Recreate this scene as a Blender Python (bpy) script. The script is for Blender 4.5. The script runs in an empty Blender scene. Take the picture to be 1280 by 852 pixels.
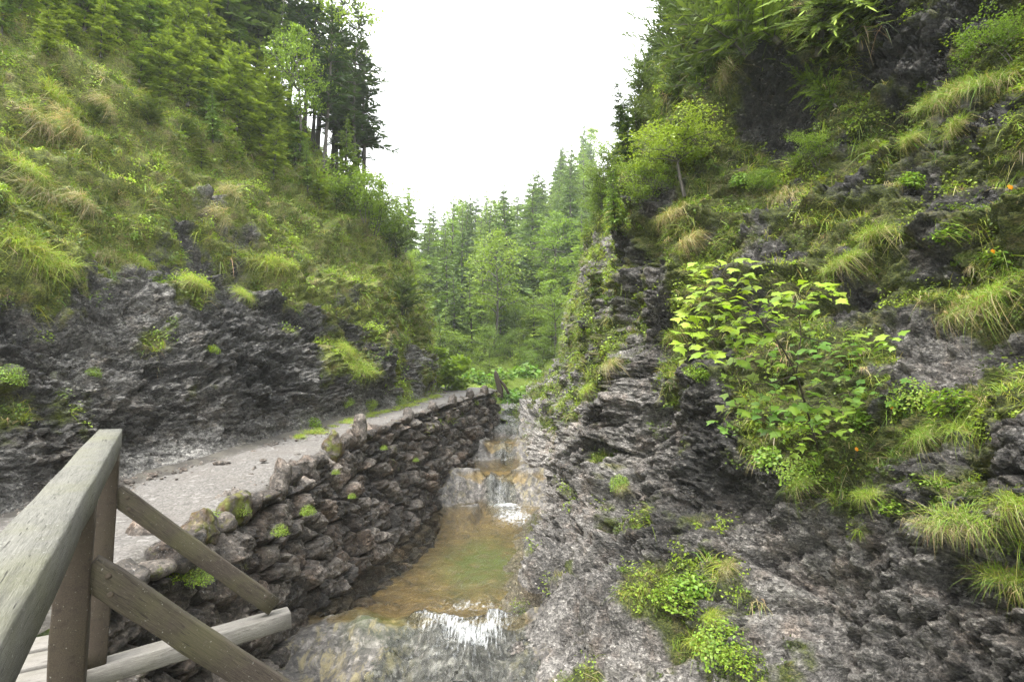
import bpy, math, random
import numpy as np
from mathutils import Vector, Matrix, Euler

random.seed(7)
RNG = np.random.default_rng(11)
S = bpy.context.scene
COL = S.collection
R = math.radians

# ------------------------------------------------------------------ camera
F = 700.0            # focal length in pixels of the 1280-wide photograph
PITCH = R(5.0)
CP, SP = math.cos(PITCH), math.sin(PITCH)
cam = bpy.data.cameras.new("camera")
cam.sensor_width = 36.0
cam.lens = F / 1280 * 36
cam.clip_start = 0.05
cam.clip_end = 3000
co = bpy.data.objects.new("camera", cam)
co.rotation_euler = (R(90) + PITCH, 0, 0)
COL.objects.link(co)
S.camera = co


def ray(px, py):
    u = (px - 640) / F
    v = (426 - py) / F
    return np.array([u, CP - v * SP, SP + v * CP])


def W(px, py, Y):
    """point at forward distance Y in the direction of a picture point"""
    r = ray(px, py)
    return r * Y / r[1]


def proj(P):
    d = P[:, 1] * CP + P[:, 2] * SP
    ds = np.where(d > 0.05, d, 0.05)
    return 640 + F * P[:, 0] / ds, 426 - F * (P[:, 2] * CP - P[:, 1] * SP) / ds, d


# ------------------------------------------------------------------ noise (numpy)
U = np.uint32


def hsh(ix, iy, iz, seed):
    h = ix.astype(U) * U(374761393) + iy.astype(U) * U(668265263) + iz.astype(U) * U(2147483647) + U((seed * 974711) & 0xFFFFFFFF)
    h = (h ^ (h >> U(13))) * U(1274126177)
    h = h ^ (h >> U(16))
    h = h * U(2246822519)
    return h ^ (h >> U(15))


def h01(h):
    return (h & U(0xFFFFFF)).astype(np.float64) / 16777216.0


GR = np.array([[1, 1, 0], [-1, 1, 0], [1, -1, 0], [-1, -1, 0], [1, 0, 1], [-1, 0, 1], [1, 0, -1], [-1, 0, -1],
               [0, 1, 1], [0, -1, 1], [0, 1, -1], [0, -1, -1], [1, 1, 0], [-1, 1, 0], [0, -1, 1], [0, -1, -1]], float)


def perlin(P, seed=0):
    i = np.floor(P).astype(np.int64)
    f = P - i
    w = f * f * f * (f * (f * 6 - 15) + 10)
    out = 0
    for a in (0, 1):
        for b in (0, 1):
            for c in (0, 1):
                g = GR[hsh(i[:, 0] + a, i[:, 1] + b, i[:, 2] + c, seed) & U(15)]
                d = (f[:, 0] - a) * g[:, 0] + (f[:, 1] - b) * g[:, 1] + (f[:, 2] - c) * g[:, 2]
                out = out + d * (w[:, 0] if a else 1 - w[:, 0]) * (w[:, 1] if b else 1 - w[:, 1]) * (w[:, 2] if c else 1 - w[:, 2])
    return out


def fbm(P, octv=4, seed=0, gain=0.5, ridged=False):
    o = 0
    amp = 1.0
    for k in range(octv):
        n = perlin(P * (2.03 ** k) + 17.3 * k, seed + k)
        if ridged:
            n = 0.5 - 2 * np.abs(n)
        o = o + amp * n
        amp *= gain
    return o


def facets(P, seed, ids=False):
    """angular broken faces: nearest jittered cell -> random offset + random tilt; also the crack distance"""
    i = np.floor(P).astype(np.int64)
    n = len(P)
    d1 = np.full(n, 9.0)
    d2 = np.full(n, 9.0)
    off = np.zeros(n)
    idr = np.zeros(n)
    for a in (-1, 0, 1):
        for b in (-1, 0, 1):
            for c in (-1, 0, 1):
                ca, cb, cc = i[:, 0] + a, i[:, 1] + b, i[:, 2] + c
                h = hsh(ca, cb, cc, seed)
                h2 = h * U(747796405) + U(2891336453)
                h2 = h2 ^ (h2 >> U(14))
                sx = P[:, 0] - (ca + 0.15 + 0.7 * (h & U(1023)) / 1023.0)
                sy = P[:, 1] - (cb + 0.15 + 0.7 * ((h >> U(10)) & U(1023)) / 1023.0)
                sz = P[:, 2] - (cc + 0.15 + 0.7 * ((h >> U(20)) & U(1023)) / 1023.0)
                d = sx * sx + sy * sy + sz * sz
                o = ((h2 & U(1023)) / 1023.0 - 0.5) + 0.9 * (sx * (((h2 >> U(8)) & U(255)) / 255.0 - 0.5)
                     + sy * (((h2 >> U(16)) & U(255)) / 255.0 - 0.5) + sz * (((h2 >> U(24)) & U(255)) / 255.0 - 0.5))
                m = d < d1
                d2 = np.where(m, d1, np.minimum(d2, d))
                off = np.where(m, o, off)
                idr = np.where(m, (h & U(4095)) / 4095.0, idr)
                d1 = np.where(m, d, d1)
    return (off, np.sqrt(d2) - np.sqrt(d1)) if not ids else (off, np.sqrt(d2) - np.sqrt(d1), idr)


# ------------------------------------------------------------------ mesh + object helpers
def mk(name, V, T=None, mat=None, parent=None, attrs=None, smooth=False, Q=None, loc=None):
    """ONE mesh object from numpy verts, triangles and / or quads"""
    me = bpy.data.meshes.new(name)
    V = np.asarray(V, np.float32)
    nt = 0 if T is None else len(T)
    nq = 0 if Q is None else len(Q)
    me.vertices.add(len(V))
    me.vertices.foreach_set("co", V.ravel())
    loops = []
    if nt:
        loops.append(np.asarray(T, np.int32).ravel())
    if nq:
        loops.append(np.asarray(Q, np.int32).ravel())
    L = np.concatenate(loops)
    me.loops.add(len(L))
    me.loops.foreach_set("vertex_index", L)
    me.polygons.add(nt + nq)
    st = np.concatenate([np.arange(nt) * 3, nt * 3 + np.arange(nq) * 4]).astype(np.int32)
    me.polygons.foreach_set("loop_start", st)
    me.update(calc_edges=True)

    if smooth:
        me.polygons.foreach_set("use_smooth", np.ones(nt + nq, bool))
    for k, a in (attrs or {}).items():
        a = np.asarray(a, np.float32)
        if a.ndim == 1:
            at = me.attributes.new(k, 'FLOAT', 'POINT')
            at.data.foreach_set("value", a)
        else:
            if a.shape[1] == 3:
                a = np.concatenate([a, np.ones((len(a), 1), np.float32)], 1)
            at = me.attributes.new(k, 'FLOAT_COLOR', 'POINT')
            at.data.foreach_set("color", a.ravel())
    if mat:
        me.materials.append(mat)
    o = bpy.data.objects.new(name, me)
    COL.objects.link(o)
    if parent:
        o.parent = parent
    if loc is not None:
        o.location = loc
    return o


class MB:
    """collects pieces of one mesh"""

    def __init__(s):
        s.V, s.T, s.Q, s.C, s.n = [], [], [], [], 0

    def add(s, V, T=None, Q=None, col=None):
        V = np.asarray(V, float)
        s.V.append(V)
        if T is not None and len(T):
            s.T.append(np.asarray(T) + s.n)
        if Q is not None and len(Q):
            s.Q.append(np.asarray(Q) + s.n)
        if col is not None:
            col = np.asarray(col, float)
            s.C.append(np.tile(col, (len(V), 1)) if col.ndim == 1 else col)
        s.n += len(V)

    def tube(s, pts, rad, sides=6):
        pts = np.asarray(pts, float)
        n = len(pts)
        rad = np.broadcast_to(np.asarray(rad, float), (n,))
        tan = np.gradient(pts, axis=0)
        tan /= np.linalg.norm(tan, axis=1)[:, None] + 1e-9
        ref = np.array([0, 0, 1.0]) if abs(tan[0][2]) < 0.9 else np.array([1.0, 0, 0])
        a = np.cross(tan, ref)
        a /= np.linalg.norm(a, axis=1)[:, None] + 1e-9
        b = np.cross(tan, a)
        th = np.arange(sides) * 2 * np.pi / sides
        V = pts[:, None] + rad[:, None, None] * (np.cos(th)[None, :, None] * a[:, None] + np.sin(th)[None, :, None] * b[:, None])
        i = np.arange(n - 1)[:, None] * sides
        j = np.arange(sides)[None]
        k = (j + 1) % sides
        Q = np.stack([i + j, i + k, i + sides + k, i + sides + j], -1).reshape(-1, 4)
        V = np.concatenate([V.reshape(-1, 3), pts[-1:] + tan[-1:] * rad[-1]])
        T = [[(n - 1) * sides + q, (n - 1) * sides + (q + 1) % sides, n * sides] for q in range(sides)]
        s.add(V, T=T, Q=Q)

    def build(s, name, mat, parent=None, smooth=False, loc=None):
        V = np.concatenate(s.V)
        at = {"col": np.concatenate(s.C)} if s.C else None
        return mk(name, V, np.concatenate(s.T) if s.T else None, mat, parent, at, smooth, np.concatenate(s.Q) if s.Q else None, loc)


def tag(o, label=None, cat=None, group=None, kind=None):
    if label:
        o["label"] = label
    if cat:
        o["category"] = cat
    if group:
        o["group"] = group
    if kind:
        o["kind"] = kind
    return o


def empty(name, label, cat, loc=(0, 0, 0), rot=(0, 0, 0), group=None, scale=1):
    o = bpy.data.objects.new(name, None)
    o.empty_display_size = 0.1
    COL.objects.link(o)
    o.location = loc
    o.rotation_euler = rot
    o.scale = (scale,) * 3 if not hasattr(scale, '__len__') else scale
    return tag(o, label, cat, group)


KIDS = {}


def proto(root, kids):
    KIDS[root.name] = kids
    root["_new"] = 1
    return root


def place(root, label, loc, rot=(0, 0, 0), scale=1, group=None):
    """first call moves the built thing itself, later calls copy it and each of its parts"""
    if root.get("_new"):
        del root["_new"]
        r = root
    else:
        r = root.copy()
        COL.objects.link(r)
        for ch in KIDS[root.name]:
            c = ch.copy()
            COL.objects.link(c)
            c.parent = r
    r.location = loc
    r.rotation_euler = rot
    r.scale = (scale,) * 3 if not hasattr(scale, '__len__') else scale
    r["label"] = label
    if group:
        r["group"] = group
    elif "group" in r:
        del r["group"]
    return r


# ------------------------------------------------------------------ materials
def new_mat(name):
    m = bpy.data.materials.new(name)
    m.use_nodes = True
    nt = m.node_tree
    nt.nodes.clear()
    return m, nt


class NT:
    def __init__(s, nt):
        s.nt = nt

    def n(s, t, **kw):
        nd = s.nt.nodes.new(t)
        for k, v in kw.items():
            if k.startswith("i_"):
                nd.inputs[k[2:].replace("_", " ")].default_value = v
            else:
                setattr(nd, k, v)
        return nd

    def l(s, a, b):
        s.nt.links.new(a, b)

    def noise(s, scale, detail=6, rough=0.6, vec=None, dist=0.0):
        nd = s.n('ShaderNodeTexNoise')
        nd.inputs['Scale'].default_value = scale
        nd.inputs['Detail'].default_value = detail
        nd.inputs['Roughness'].default_value = rough
        nd.inputs['Distortion'].default_value = dist
        if vec is not None:
            s.l(vec, nd.inputs['Vector'])
        return nd.outputs['Fac']

    def ramp(s, fac, stops, interp='LINEAR'):
        r = s.n('ShaderNodeValToRGB')
        r.color_ramp.interpolation = interp
        e = r.color_ramp.elements
        while len(e) < len(stops):
            e.new(0.5)
        for k, (p, c) in enumerate(stops):
            e[k].position = p
            e[k].color = (c, c, c, 1) if not hasattr(c, '__len__') else (*c, 1)
        s.l(fac, r.inputs['Fac'])
        return r.outputs['Color']

    def mix(s, fac, a, b, mode='MIX'):
        m = s.n('ShaderNodeMix', data_type='RGBA', blend_type=mode)
        for v, k in ((fac, 0), (a, 6), (b, 7)):
            if hasattr(v, 'links'):
                s.l(v, m.inputs[k])
            elif k == 0:
                m.inputs[0].default_value = v
            else:
                m.inputs[k].default_value = (*v, 1) if len(v) == 3 else v
        return m.outputs[2]

    def math(s, op, a, b=0.0, clamp=False):
        m = s.n('ShaderNodeMath', operation=op, use_clamp=clamp)
        for v, k in ((a, 0), (b, 1)):
            if hasattr(v, 'links'):
                s.l(v, m.inputs[k])
            else:
                m.inputs[k].default_value = v
        return m.outputs[0]

    def attr(s, name):
        return s.n('ShaderNodeAttribute', attribute_name=name)

    def pos(s):
        return s.n('ShaderNodeNewGeometry').outputs['Position']

    def obj(s):
        return s.n('ShaderNodeTexCoord').outputs['Object']

    def mapping(s, vec, rot=(0, 0, 0), scale=(1, 1, 1)):
        m = s.n('ShaderNodeMapping')
        m.inputs['Rotation'].default_value = rot
        m.inputs['Scale'].default_value = scale
        s.l(vec, m.inputs['Vector'])
        return m.outputs['Vector']

    def bump(s, h, strength=0.5, dist=0.05, normal=None):
        b = s.n('ShaderNodeBump')
        b.inputs['Strength'].default_value = strength
        b.inputs['Distance'].default_value = dist
        s.l(h, b.inputs['Height'])
        if normal is not None:
            s.l(normal, b.inputs['Normal'])
        return b.outputs['Normal']

    def principled(s, color, rough=0.6, normal=None, spec=0.5):
        p = s.n('ShaderNodeBsdfPrincipled')
        for v, k in ((color, 'Base Color'), (rough, 'Roughness'), (spec, 'Specular IOR Level')):
            if hasattr(v, 'links'):
                s.l(v, p.inputs[k])
            else:
                p.inputs[k].default_value = (*v, 1) if hasattr(v, '__len__') else v
        if normal is not None:
            s.l(normal, p.inputs['Normal'])
        return p

    def out(s, sh):
        o = s.n('ShaderNodeOutputMaterial')
        s.l(sh, o.inputs['Surface'])


def rock_material(name, dark, mid, light, warm, strata=(0, 0, 0), ground=((.09, .11, .02), (.20, .245, .04), (.27, .23, .105))):
    m, nt = new_mat(name)
    g = NT(nt)
    P = g.pos()
    tone = g.attr("tone").outputs['Fac']
    veg = g.attr("veg").outputs['Fac']
    crack = g.attr("crack").outputs['Fac']
    sv = g.mapping(P, strata, (1.0, 1.0, 1.7))
    big = g.noise(0.9, 5, .62, P)
    med = g.noise(7.0, 9, .74, sv, .25)
    fine = g.noise(38, 6, .78, P)
    fl = g.n('ShaderNodeTexVoronoi', feature='F1')
    fl.inputs['Scale'].default_value = 24
    g.l(sv, fl.inputs['Vector'])
    k = g.math('ADD', g.math('MULTIPLY', med, .80), g.math('MULTIPLY', fine, .62))
    k = g.math('SUBTRACT', k, .08)
    k = g.math('ADD', k, g.math('MULTIPLY', g.math('SUBTRACT', tone, .5), .42))
    k = g.math('ADD', k, g.math('MULTIPLY', g.math('SUBTRACT', big, .5), .35))
    c = g.ramp(k, [(.42, dark), (.58, mid), (.76, light), (.92, tuple(min(1, x * 1.7) for x in light))])
    c = g.mix(g.ramp(g.noise(2.1, 5, .6, P), [(.52, 0.0), (.68, .75)]), c, warm, 'MULTIPLY')
    # pale flecks of broken faces and thin calcite veins
    sp = g.ramp(fl.outputs['Color'], [(.80, 0.0), (.86, 1.0)])
    sp = g.math('MULTIPLY', sp, g.ramp(g.noise(7, 4, .6, P), [(.45, 0.0), (.62, .8)]))
    c = g.mix(g.math('MULTIPLY', sp, .8), c, tuple(min(1, x * 1.5) for x in light))
    # random tone per chip: wet faces, plus glints and black gaps painted in
    sv2 = g.mapping(P, strata, (1.0, 1.0, 1.9))
    ch1 = g.n('ShaderNodeTexVoronoi', feature='F1')
    ch1.inputs['Scale'].default_value = 21
    g.l(sv2, ch1.inputs['Vector'])
    ch2 = g.n('ShaderNodeTexVoronoi', feature='F1')
    ch2.inputs['Scale'].default_value = 52
    g.l(sv2, ch2.inputs['Vector'])
    c = g.mix(1.0, c, g.ramp(ch1.outputs['Color'], [(.08, .38), (.45, .85), (.75, 1.2), (.95, 1.8)]), 'MULTIPLY')
    c = g.mix(1.0, c, g.ramp(ch2.outputs['Color'], [(.08, .45), (.5, .95), (.8, 1.2), (.95, 1.6)]), 'MULTIPLY')
    # cover: moss and earth where plants root
    vn = g.math('ADD', veg, g.math('MULTIPLY', g.math('SUBTRACT', g.noise(6, 6, .7, P), .5), .7))
    vm = g.ramp(vn, [(.36, 0.0), (.58, 1.0)])
    gc = g.ramp(g.noise(3.2, 7, .7, P), [(.34, ground[0]), (.5, ground[1]), (.66, ground[2])])
    gc = g.mix(g.ramp(g.noise(34, 5, .75, P), [(.38, .6), (.6, 0.0)]), gc, (.03, .035, .012))
    gc = g.mix(1.0, gc, g.ramp(ch2.outputs['Color'], [(.1, (.45, .5, .45)), (.5, (1, 1, 1)), (.9, (1.7, 1.55, 1.3))]), 'MULTIPLY')
    c = g.mix(vm, c, gc)
    h = g.math('ADD', g.math('MULTIPLY', med, 1.0), g.math('MULTIPLY', fine, .35))
    h = g.math('ADD', h, g.math('MULTIPLY', fl.outputs['Distance'], -.22))
    h = g.math('ADD', h, g.math('MULTIPLY', ch1.outputs['Color'], .22))
    h = g.math('ADD', h, g.math('MULTIPLY', ch2.outputs['Color'], .10))
    n1 = g.bump(h, 1.0, .09)
    n2 = g.bump(g.noise(75, 4, .7, P), .45, .02, n1)
    ro = g.ramp(g.noise(1.7, 4, .6, P), [(.4, .26), (.62, .55)])
    ro = g.mix(vm, ro, (.9, .9, .9))
    g.out(g.principled(c, ro, n2, .5).outputs[0])
    return m


def leaf_material(name, trans=.35, rough=.5, tint=(1, 1, 1)):
    m, nt = new_mat(name)
    g = NT(nt)
    c = g.attr("col").outputs['Color']
    oi = g.n('ShaderNodeObjectInfo').outputs['Random']
    c = g.mix(1.0, c, g.ramp(oi, [(0, (.86, .92, .9)), (.5, (1, 1, 1)), (1, (1.0, .96, .8))]), 'MULTIPLY')
    if tint != (1, 1, 1):
        c = g.mix(1.0, c, tint, 'MULTIPLY')
    p = g.principled(c, rough, None, .35)
    t = g.n('ShaderNodeBsdfTranslucent')
    g.l(g.mix(1.0, c, (1.25, 1.3, .7), 'MULTIPLY'), t.inputs['Color'])
    x = g.n('ShaderNodeMixShader')
    x.inputs[0].default_value = trans
    g.l(p.outputs[0], x.inputs[1])
    g.l(t.outputs[0], x.inputs[2])
    g.out(x.outputs[0])
    return m


def bark_material(name, a, b):
    m, nt = new_mat(name)
    g = NT(nt)
    o = g.obj()
    v = g.mapping(o, (0, 0, 0), (1, 1, .25))
    n = g.noise(22, 6, .7, v)
    c = g.ramp(n, [(.35, a), (.65, b)])
    g.out(g.principled(c, .85, g.bump(n, .6, .02)).outputs[0])
    return m


def wood_material(name, a, b, axis_scale, green=.25):
    m, nt = new_mat(name)
    g = NT(nt)
    o = g.obj()
    v = g.mapping(o, (0, 0, 0), axis_scale)
    gr = g.noise(16, 7, .7, v, .5)
    st = g.noise(60, 4, .6, v, .3)
    k = g.math('ADD', g.math('MULTIPLY', gr, .65), g.math('MULTIPLY', st, .35))
    c = g.ramp(k, [(.34, a), (.5, tuple((x + y) / 2 for x, y in zip(a, b))), (.66, b)])
    bl = g.ramp(g.noise(3.2, 5, .65, o), [(.44, 0.0), (.66, 1.0)])
    c = g.mix(g.math('MULTIPLY', bl, green), c, (.11, .112, .04))
    da = g.ramp(g.noise(4.3, 6, .7, g.mapping(o, (0, 0, 0), tuple(.4 * q + .4 for q in axis_scale))), [(.3, .55), (.48, 0.0)])
    c = g.mix(da, c, tuple(x * .45 for x in a))
    ck = g.ramp(g.noise(9, 3, .5, v), [(.30, 1.0), (.335, 0.0)])
    c = g.mix(g.math('MULTIPLY', ck, .8), c, (.02, .018, .015))
    wh = g.ramp(g.noise(95, 3, .6, o), [(.66, 0.0), (.72, .35)])
    c = g.mix(wh, c, (.5, .5, .46))
    h = g.math('SUBTRACT', k, g.math('MULTIPLY', ck, .9))
    g.out(g.principled(c, .78, g.bump(h, .7, .006), .3).outputs[0])
    return m


M_ROCKL = rock_material("rock_left", (.020, .019, .017), (.098, .092, .083), (.31, .294, .27), (.9, .78, .66), (R(8), R(-14), 0))
M_ROCKR = rock_material("rock_right", (.016, .0148, .013), (.088, .081, .072), (.30, .279, .256), (.95, .80, .70), (R(10), R(28), 0),
                        ((.04, .052, .012), (.11, .135, .024), (.17, .145, .07)))
M_BED = rock_material("bed_rock", (.035, .034, .034), (.13, .12, .11), (.34, .32, .29), (.85, .72, .5), (0, R(10), 0))
M_LEAF = leaf_material("grass_blades", .35, .5)
M_HERB = leaf_material("herb_leaves", .38, .45)
M_NEEDLE = leaf_material("needles", .22, .6)
M_BROAD = leaf_material("tree_leaves", .4, .45)
M_BARK = bark_material("bark", (.03, .026, .022), (.12, .105, .09))
M_TWIG = bark_material("twig_bark", (.025, .02, .015), (.08, .06, .04))

# path gravel
m, nt = new_mat("gravel")
g = NT(nt)
P = g.pos()
vo = g.n('ShaderNodeTexVoronoi', feature='F1')
vo.inputs['Scale'].default_value = 38
g.l(P, vo.inputs['Vector'])
c = g.ramp(vo.outputs['Color'], [(.1, (.078, .072, .066)), (.5, (.124, .116, .107)), (.9, (.185, .174, .162))])
c = g.mix(g.ramp(g.noise(1.3, 6, .65, P), [(.4, 0.0), (.7, .55)]), c, (.125, .11, .096))
vb = g.n('ShaderNodeTexVoronoi', feature='F1')
vb.inputs['Scale'].default_value = 16
g.l(P, vb.inputs['Vector'])
c = g.mix(g.ramp(vb.outputs['Color'], [(.84, 0.0), (.88, .55)]), c, (.26, .247, .233))
c = g.mix(g.ramp(vb.outputs['Color'], [(.10, .55), (.14, 0.0)]), c, (.07, .065, .06))
c = g.mix(g.ramp(g.noise(60, 3, .7, P), [(.58, 0.0), (.68, .7)]), c, (.08, .073, .066))
ed = g.attr("edge").outputs['Fac']
en = g.math('ADD', ed, g.math('MULTIPLY', g.math('SUBTRACT', g.noise(5, 7, .75, P), .5), 1.5))
c = g.mix(g.ramp(en, [(.5, 0.0), (.8, .9)]), c, g.ramp(g.noise(3, 6, .7, P), [(.42, (.045, .040, .034)), (.6, (.085, .077, .062))]))
h = g.math('ADD', g.math('MULTIPLY', vo.outputs['Distance'], -.6), g.math('MULTIPLY', g.noise(12, 6, .7, P), .8))
g.out(g.principled(c, .85, g.bump(h, .7, .02), .3).outputs[0])
M_GRAVEL = m

# wall stones
m, nt = new_mat("wall_stone")
g = NT(nt)
P = g.pos()
rnd = g.attr("rnd").outputs['Fac']
med = g.noise(9, 8, .72, P, .4)
k = g.math('ADD', g.math('MULTIPLY', med, .9), g.math('MULTIPLY', g.math('SUBTRACT', rnd, .5), .28))
c = g.ramp(k, [(.32, (.024, .020, .0165)), (.5, (.105, .088, .073)), (.66, (.25, .215, .182)), (.85, (.38, .345, .30))])
c = g.mix(g.ramp(g.noise(1.6, 3, .6, P), [(.5, 0.0), (.62, .55)]), c, (.95, .72, .55), 'MULTIPLY')
c = g.mix(g.ramp(g.noise(40, 3, .7, P), [(.64, 0.0), (.7, .6)]), c, (.42, .41, .39))
cw = g.n('ShaderNodeTexVoronoi', feature='F1')
cw.inputs['Scale'].default_value = 34
g.l(P, cw.inputs['Vector'])
c = g.mix(1.0, c, g.ramp(cw.outputs['Color'], [(.08, .5), (.5, .95), (.8, 1.25), (.95, 2.0)]), 'MULTIPLY')
mo = g.attr("moss").outputs['Fac']
mn = g.math('ADD', mo, g.math('MULTIPLY', g.math('SUBTRACT', g.noise(7, 6, .7, P), .5), 1.3))
mc = g.ramp(g.noise(4, 4, .6, P), [(.38, (.09, .045, .012)), (.47, (.10, .085, .012)), (.58, (.13, .15, .015))])
c = g.mix(g.ramp(mn, [(.52, 0.0), (.68, .9)]), c, mc)
h = g.math('ADD', med, g.math('MULTIPLY', g.noise(38, 5, .7, P), .4))
h = g.math('ADD', h, g.math('MULTIPLY', cw.outputs['Color'], .16))
g.out(g.principled(c, g.ramp(g.noise(3, 3, .5, P), [(.4, .36), (.6, .7)]), g.bump(h, .9, .05), .45).outputs[0])
M_STONE = m

M_RAIL = wood_material("weathered_rail", (.068, .066, .057), (.20, .195, .17), (1, 18, 18), .35)
M_POST = wood_material("weathered_post", (.022, .016, .011), (.078, .059, .042), (18, 18, 1), .08)
M_BRACE = wood_material("weathered_brace", (.024, .018, .013), (.092, .074, .057), (1, 18, 18), .32)
M_BEAM = wood_material("weathered_beam", (.10, .090, .078), (.28, .262, .235), (1, 18, 18), .12)


# ------------------------------------------------------------------ plant cover of the photograph (40 px cells)
LEFTMAP = ["9999999999999999", "9999999999999999", "9999999999999999", "7699999999999999", "4359999999999999", "9889999999999999",
           "9899965699999999", "9897623478889999", "9923132286689999", "5001131324577899", "2001101112665599", "3001200000542399",
           "3012110000012399", "1000000000001299"] + ["0000000000000000"] * 8
RIGHTMAP = ["9999999988812224", "9999999778611267", "9999996325521687", "9999994214435422", "9999884233652552", "9999865574553443",
            "9998677773665434", "9764876527775256", "9733667536776488", "9645147775443687", "9363056777642121", "8362024677763121",
            "2530023688786555", "0210001487677653", "0003100266652234", "0002000123334677", "0000002100011136", "0000314000000005",
            "0000674200000012", "0000476300000000", "0000047610000000", "0000036610000000"]
CELL = np.array([[int(a) for a in l + r] for l, r in zip(LEFTMAP, RIGHTMAP)], float) / 9


def cover(px, py):
    x = np.clip(px / 40 - .5, 0, 30.99)
    y = np.clip(py / 40 - .5, 0, 20.99)
    i, j = x.astype(int), y.astype(int)
    a, b = x - i, y - j
    return (CELL[j, i] * (1 - a) + CELL[j, np.minimum(i + 1, 31)] * a) * (1 - b) + (CELL[j + 1, i] * (1 - a) + CELL[j + 1, np.minimum(i + 1, 31)] * a) * b


# ------------------------------------------------------------------ terrain sheets from cross-sections
def hermite(C, t):
    """Catmull-Rom along axis 0 of C at positions t"""
    n = len(C)
    t = np.clip(t, 0, n - 1.0001)
    i = t.astype(int)
    f = (t - i).reshape((-1,) + (1,) * (C.ndim - 1))
    p1, p2 = C[i], C[i + 1]
    m1 = (C[np.minimum(i + 1, n - 1)] - C[np.maximum(i - 1, 0)]) * .5
    m2 = (C[np.minimum(i + 2, n - 1)] - C[i]) * .5
    d = p2 - p1
    lim = 1.6 * np.abs(d)
    m1 = np.clip(m1, -lim, lim)
    m2 = np.clip(m2, -lim, lim)
    return (2 * f ** 3 - 3 * f ** 2 + 1) * p1 + (f ** 3 - 2 * f ** 2 + f) * m1 + (-2 * f ** 3 + 3 * f ** 2) * p2 + (f ** 3 - f ** 2) * m2


def sheet(ctrl, tu, tv):
    A = hermite(np.asarray(ctrl, float), tu)           # (nu, K, 3)
    B = hermite(A.transpose(1, 0, 2), tv)              # (nv, nu, 3)
    return B.transpose(1, 0, 2)


def grid_normals(G):
    du = np.gradient(G, axis=0)
    dv = np.gradient(G, axis=1)
    n = np.cross(du, dv)
    n /= np.linalg.norm(n, axis=2)[..., None] + 1e-12
    return n


def grid_quads(nu, nv):
    i = np.arange(nu - 1)[:, None] * nv
    j = np.arange(nv - 1)[None]
    return np.stack([i + j, i + nv + j, i + nv + j + 1, i + j + 1], -1).reshape(-1, 4)


def tpos(stY, Y):
    return np.interp(Y, stY, np.arange(len(stY)))


def smooth01(x):
    x = np.clip(x, 0, 1)
    return x * x * (3 - 2 * x)


# --- path edges and wall line, functions of the forward distance
PY = np.array([-4, 3, 5, 7, 8.5, 10, 12, 14, 17, 20, 24, 26, 28])
PLX = np.array([-6.6, -6.2, -6.0, -5.9, -5.65, -5.1, -4.6, -4.25, -3.5, -3.1, -2.9, -3.6, -4.6])
PRX = np.array([-3.7, -3.4, -3.25, -3.35, -3.38, -3.38, -3.25, -2.95, -2.4, -1.75, -.85, -.7, -1.6])
PZ = np.array([-1.9, -1.62, -1.58, -1.5, -1.37, -1.22, -1.0, -.83, -.57, -.34, -.06, .02, .1])
WBX = np.array([-3.6, -3.3, -3.15, -2.98, -2.78, -2.56, -2.32, -2.1, -1.75, -1.25, -.72, -.6, -.5])
BY = np.array([-6, 2, 4, 5.5, 6.5, 7.3, 8.0, 8.35, 8.9, 10, 14, 15.8, 16.4, 16.7, 17.0, 17.3, 18, 19.8, 20.3, 20.6, 20.9, 21.5, 23, 23.4, 24, 26, 28, 32, 40])
BZ = np.array([-5.8, -5.1, -4.6, -4.15, -3.8, -3.52, -3.31, -3.29, -3.48, -3.72, -3.78, -3.6, -3.35, -2.95, -2.62, -2.5, -2.66, -2.66, -2.46, -2.15, -1.96, -2.02, -1.96, -1.72, -1.6, -1.35, -1.1, -.75, 0])

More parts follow.
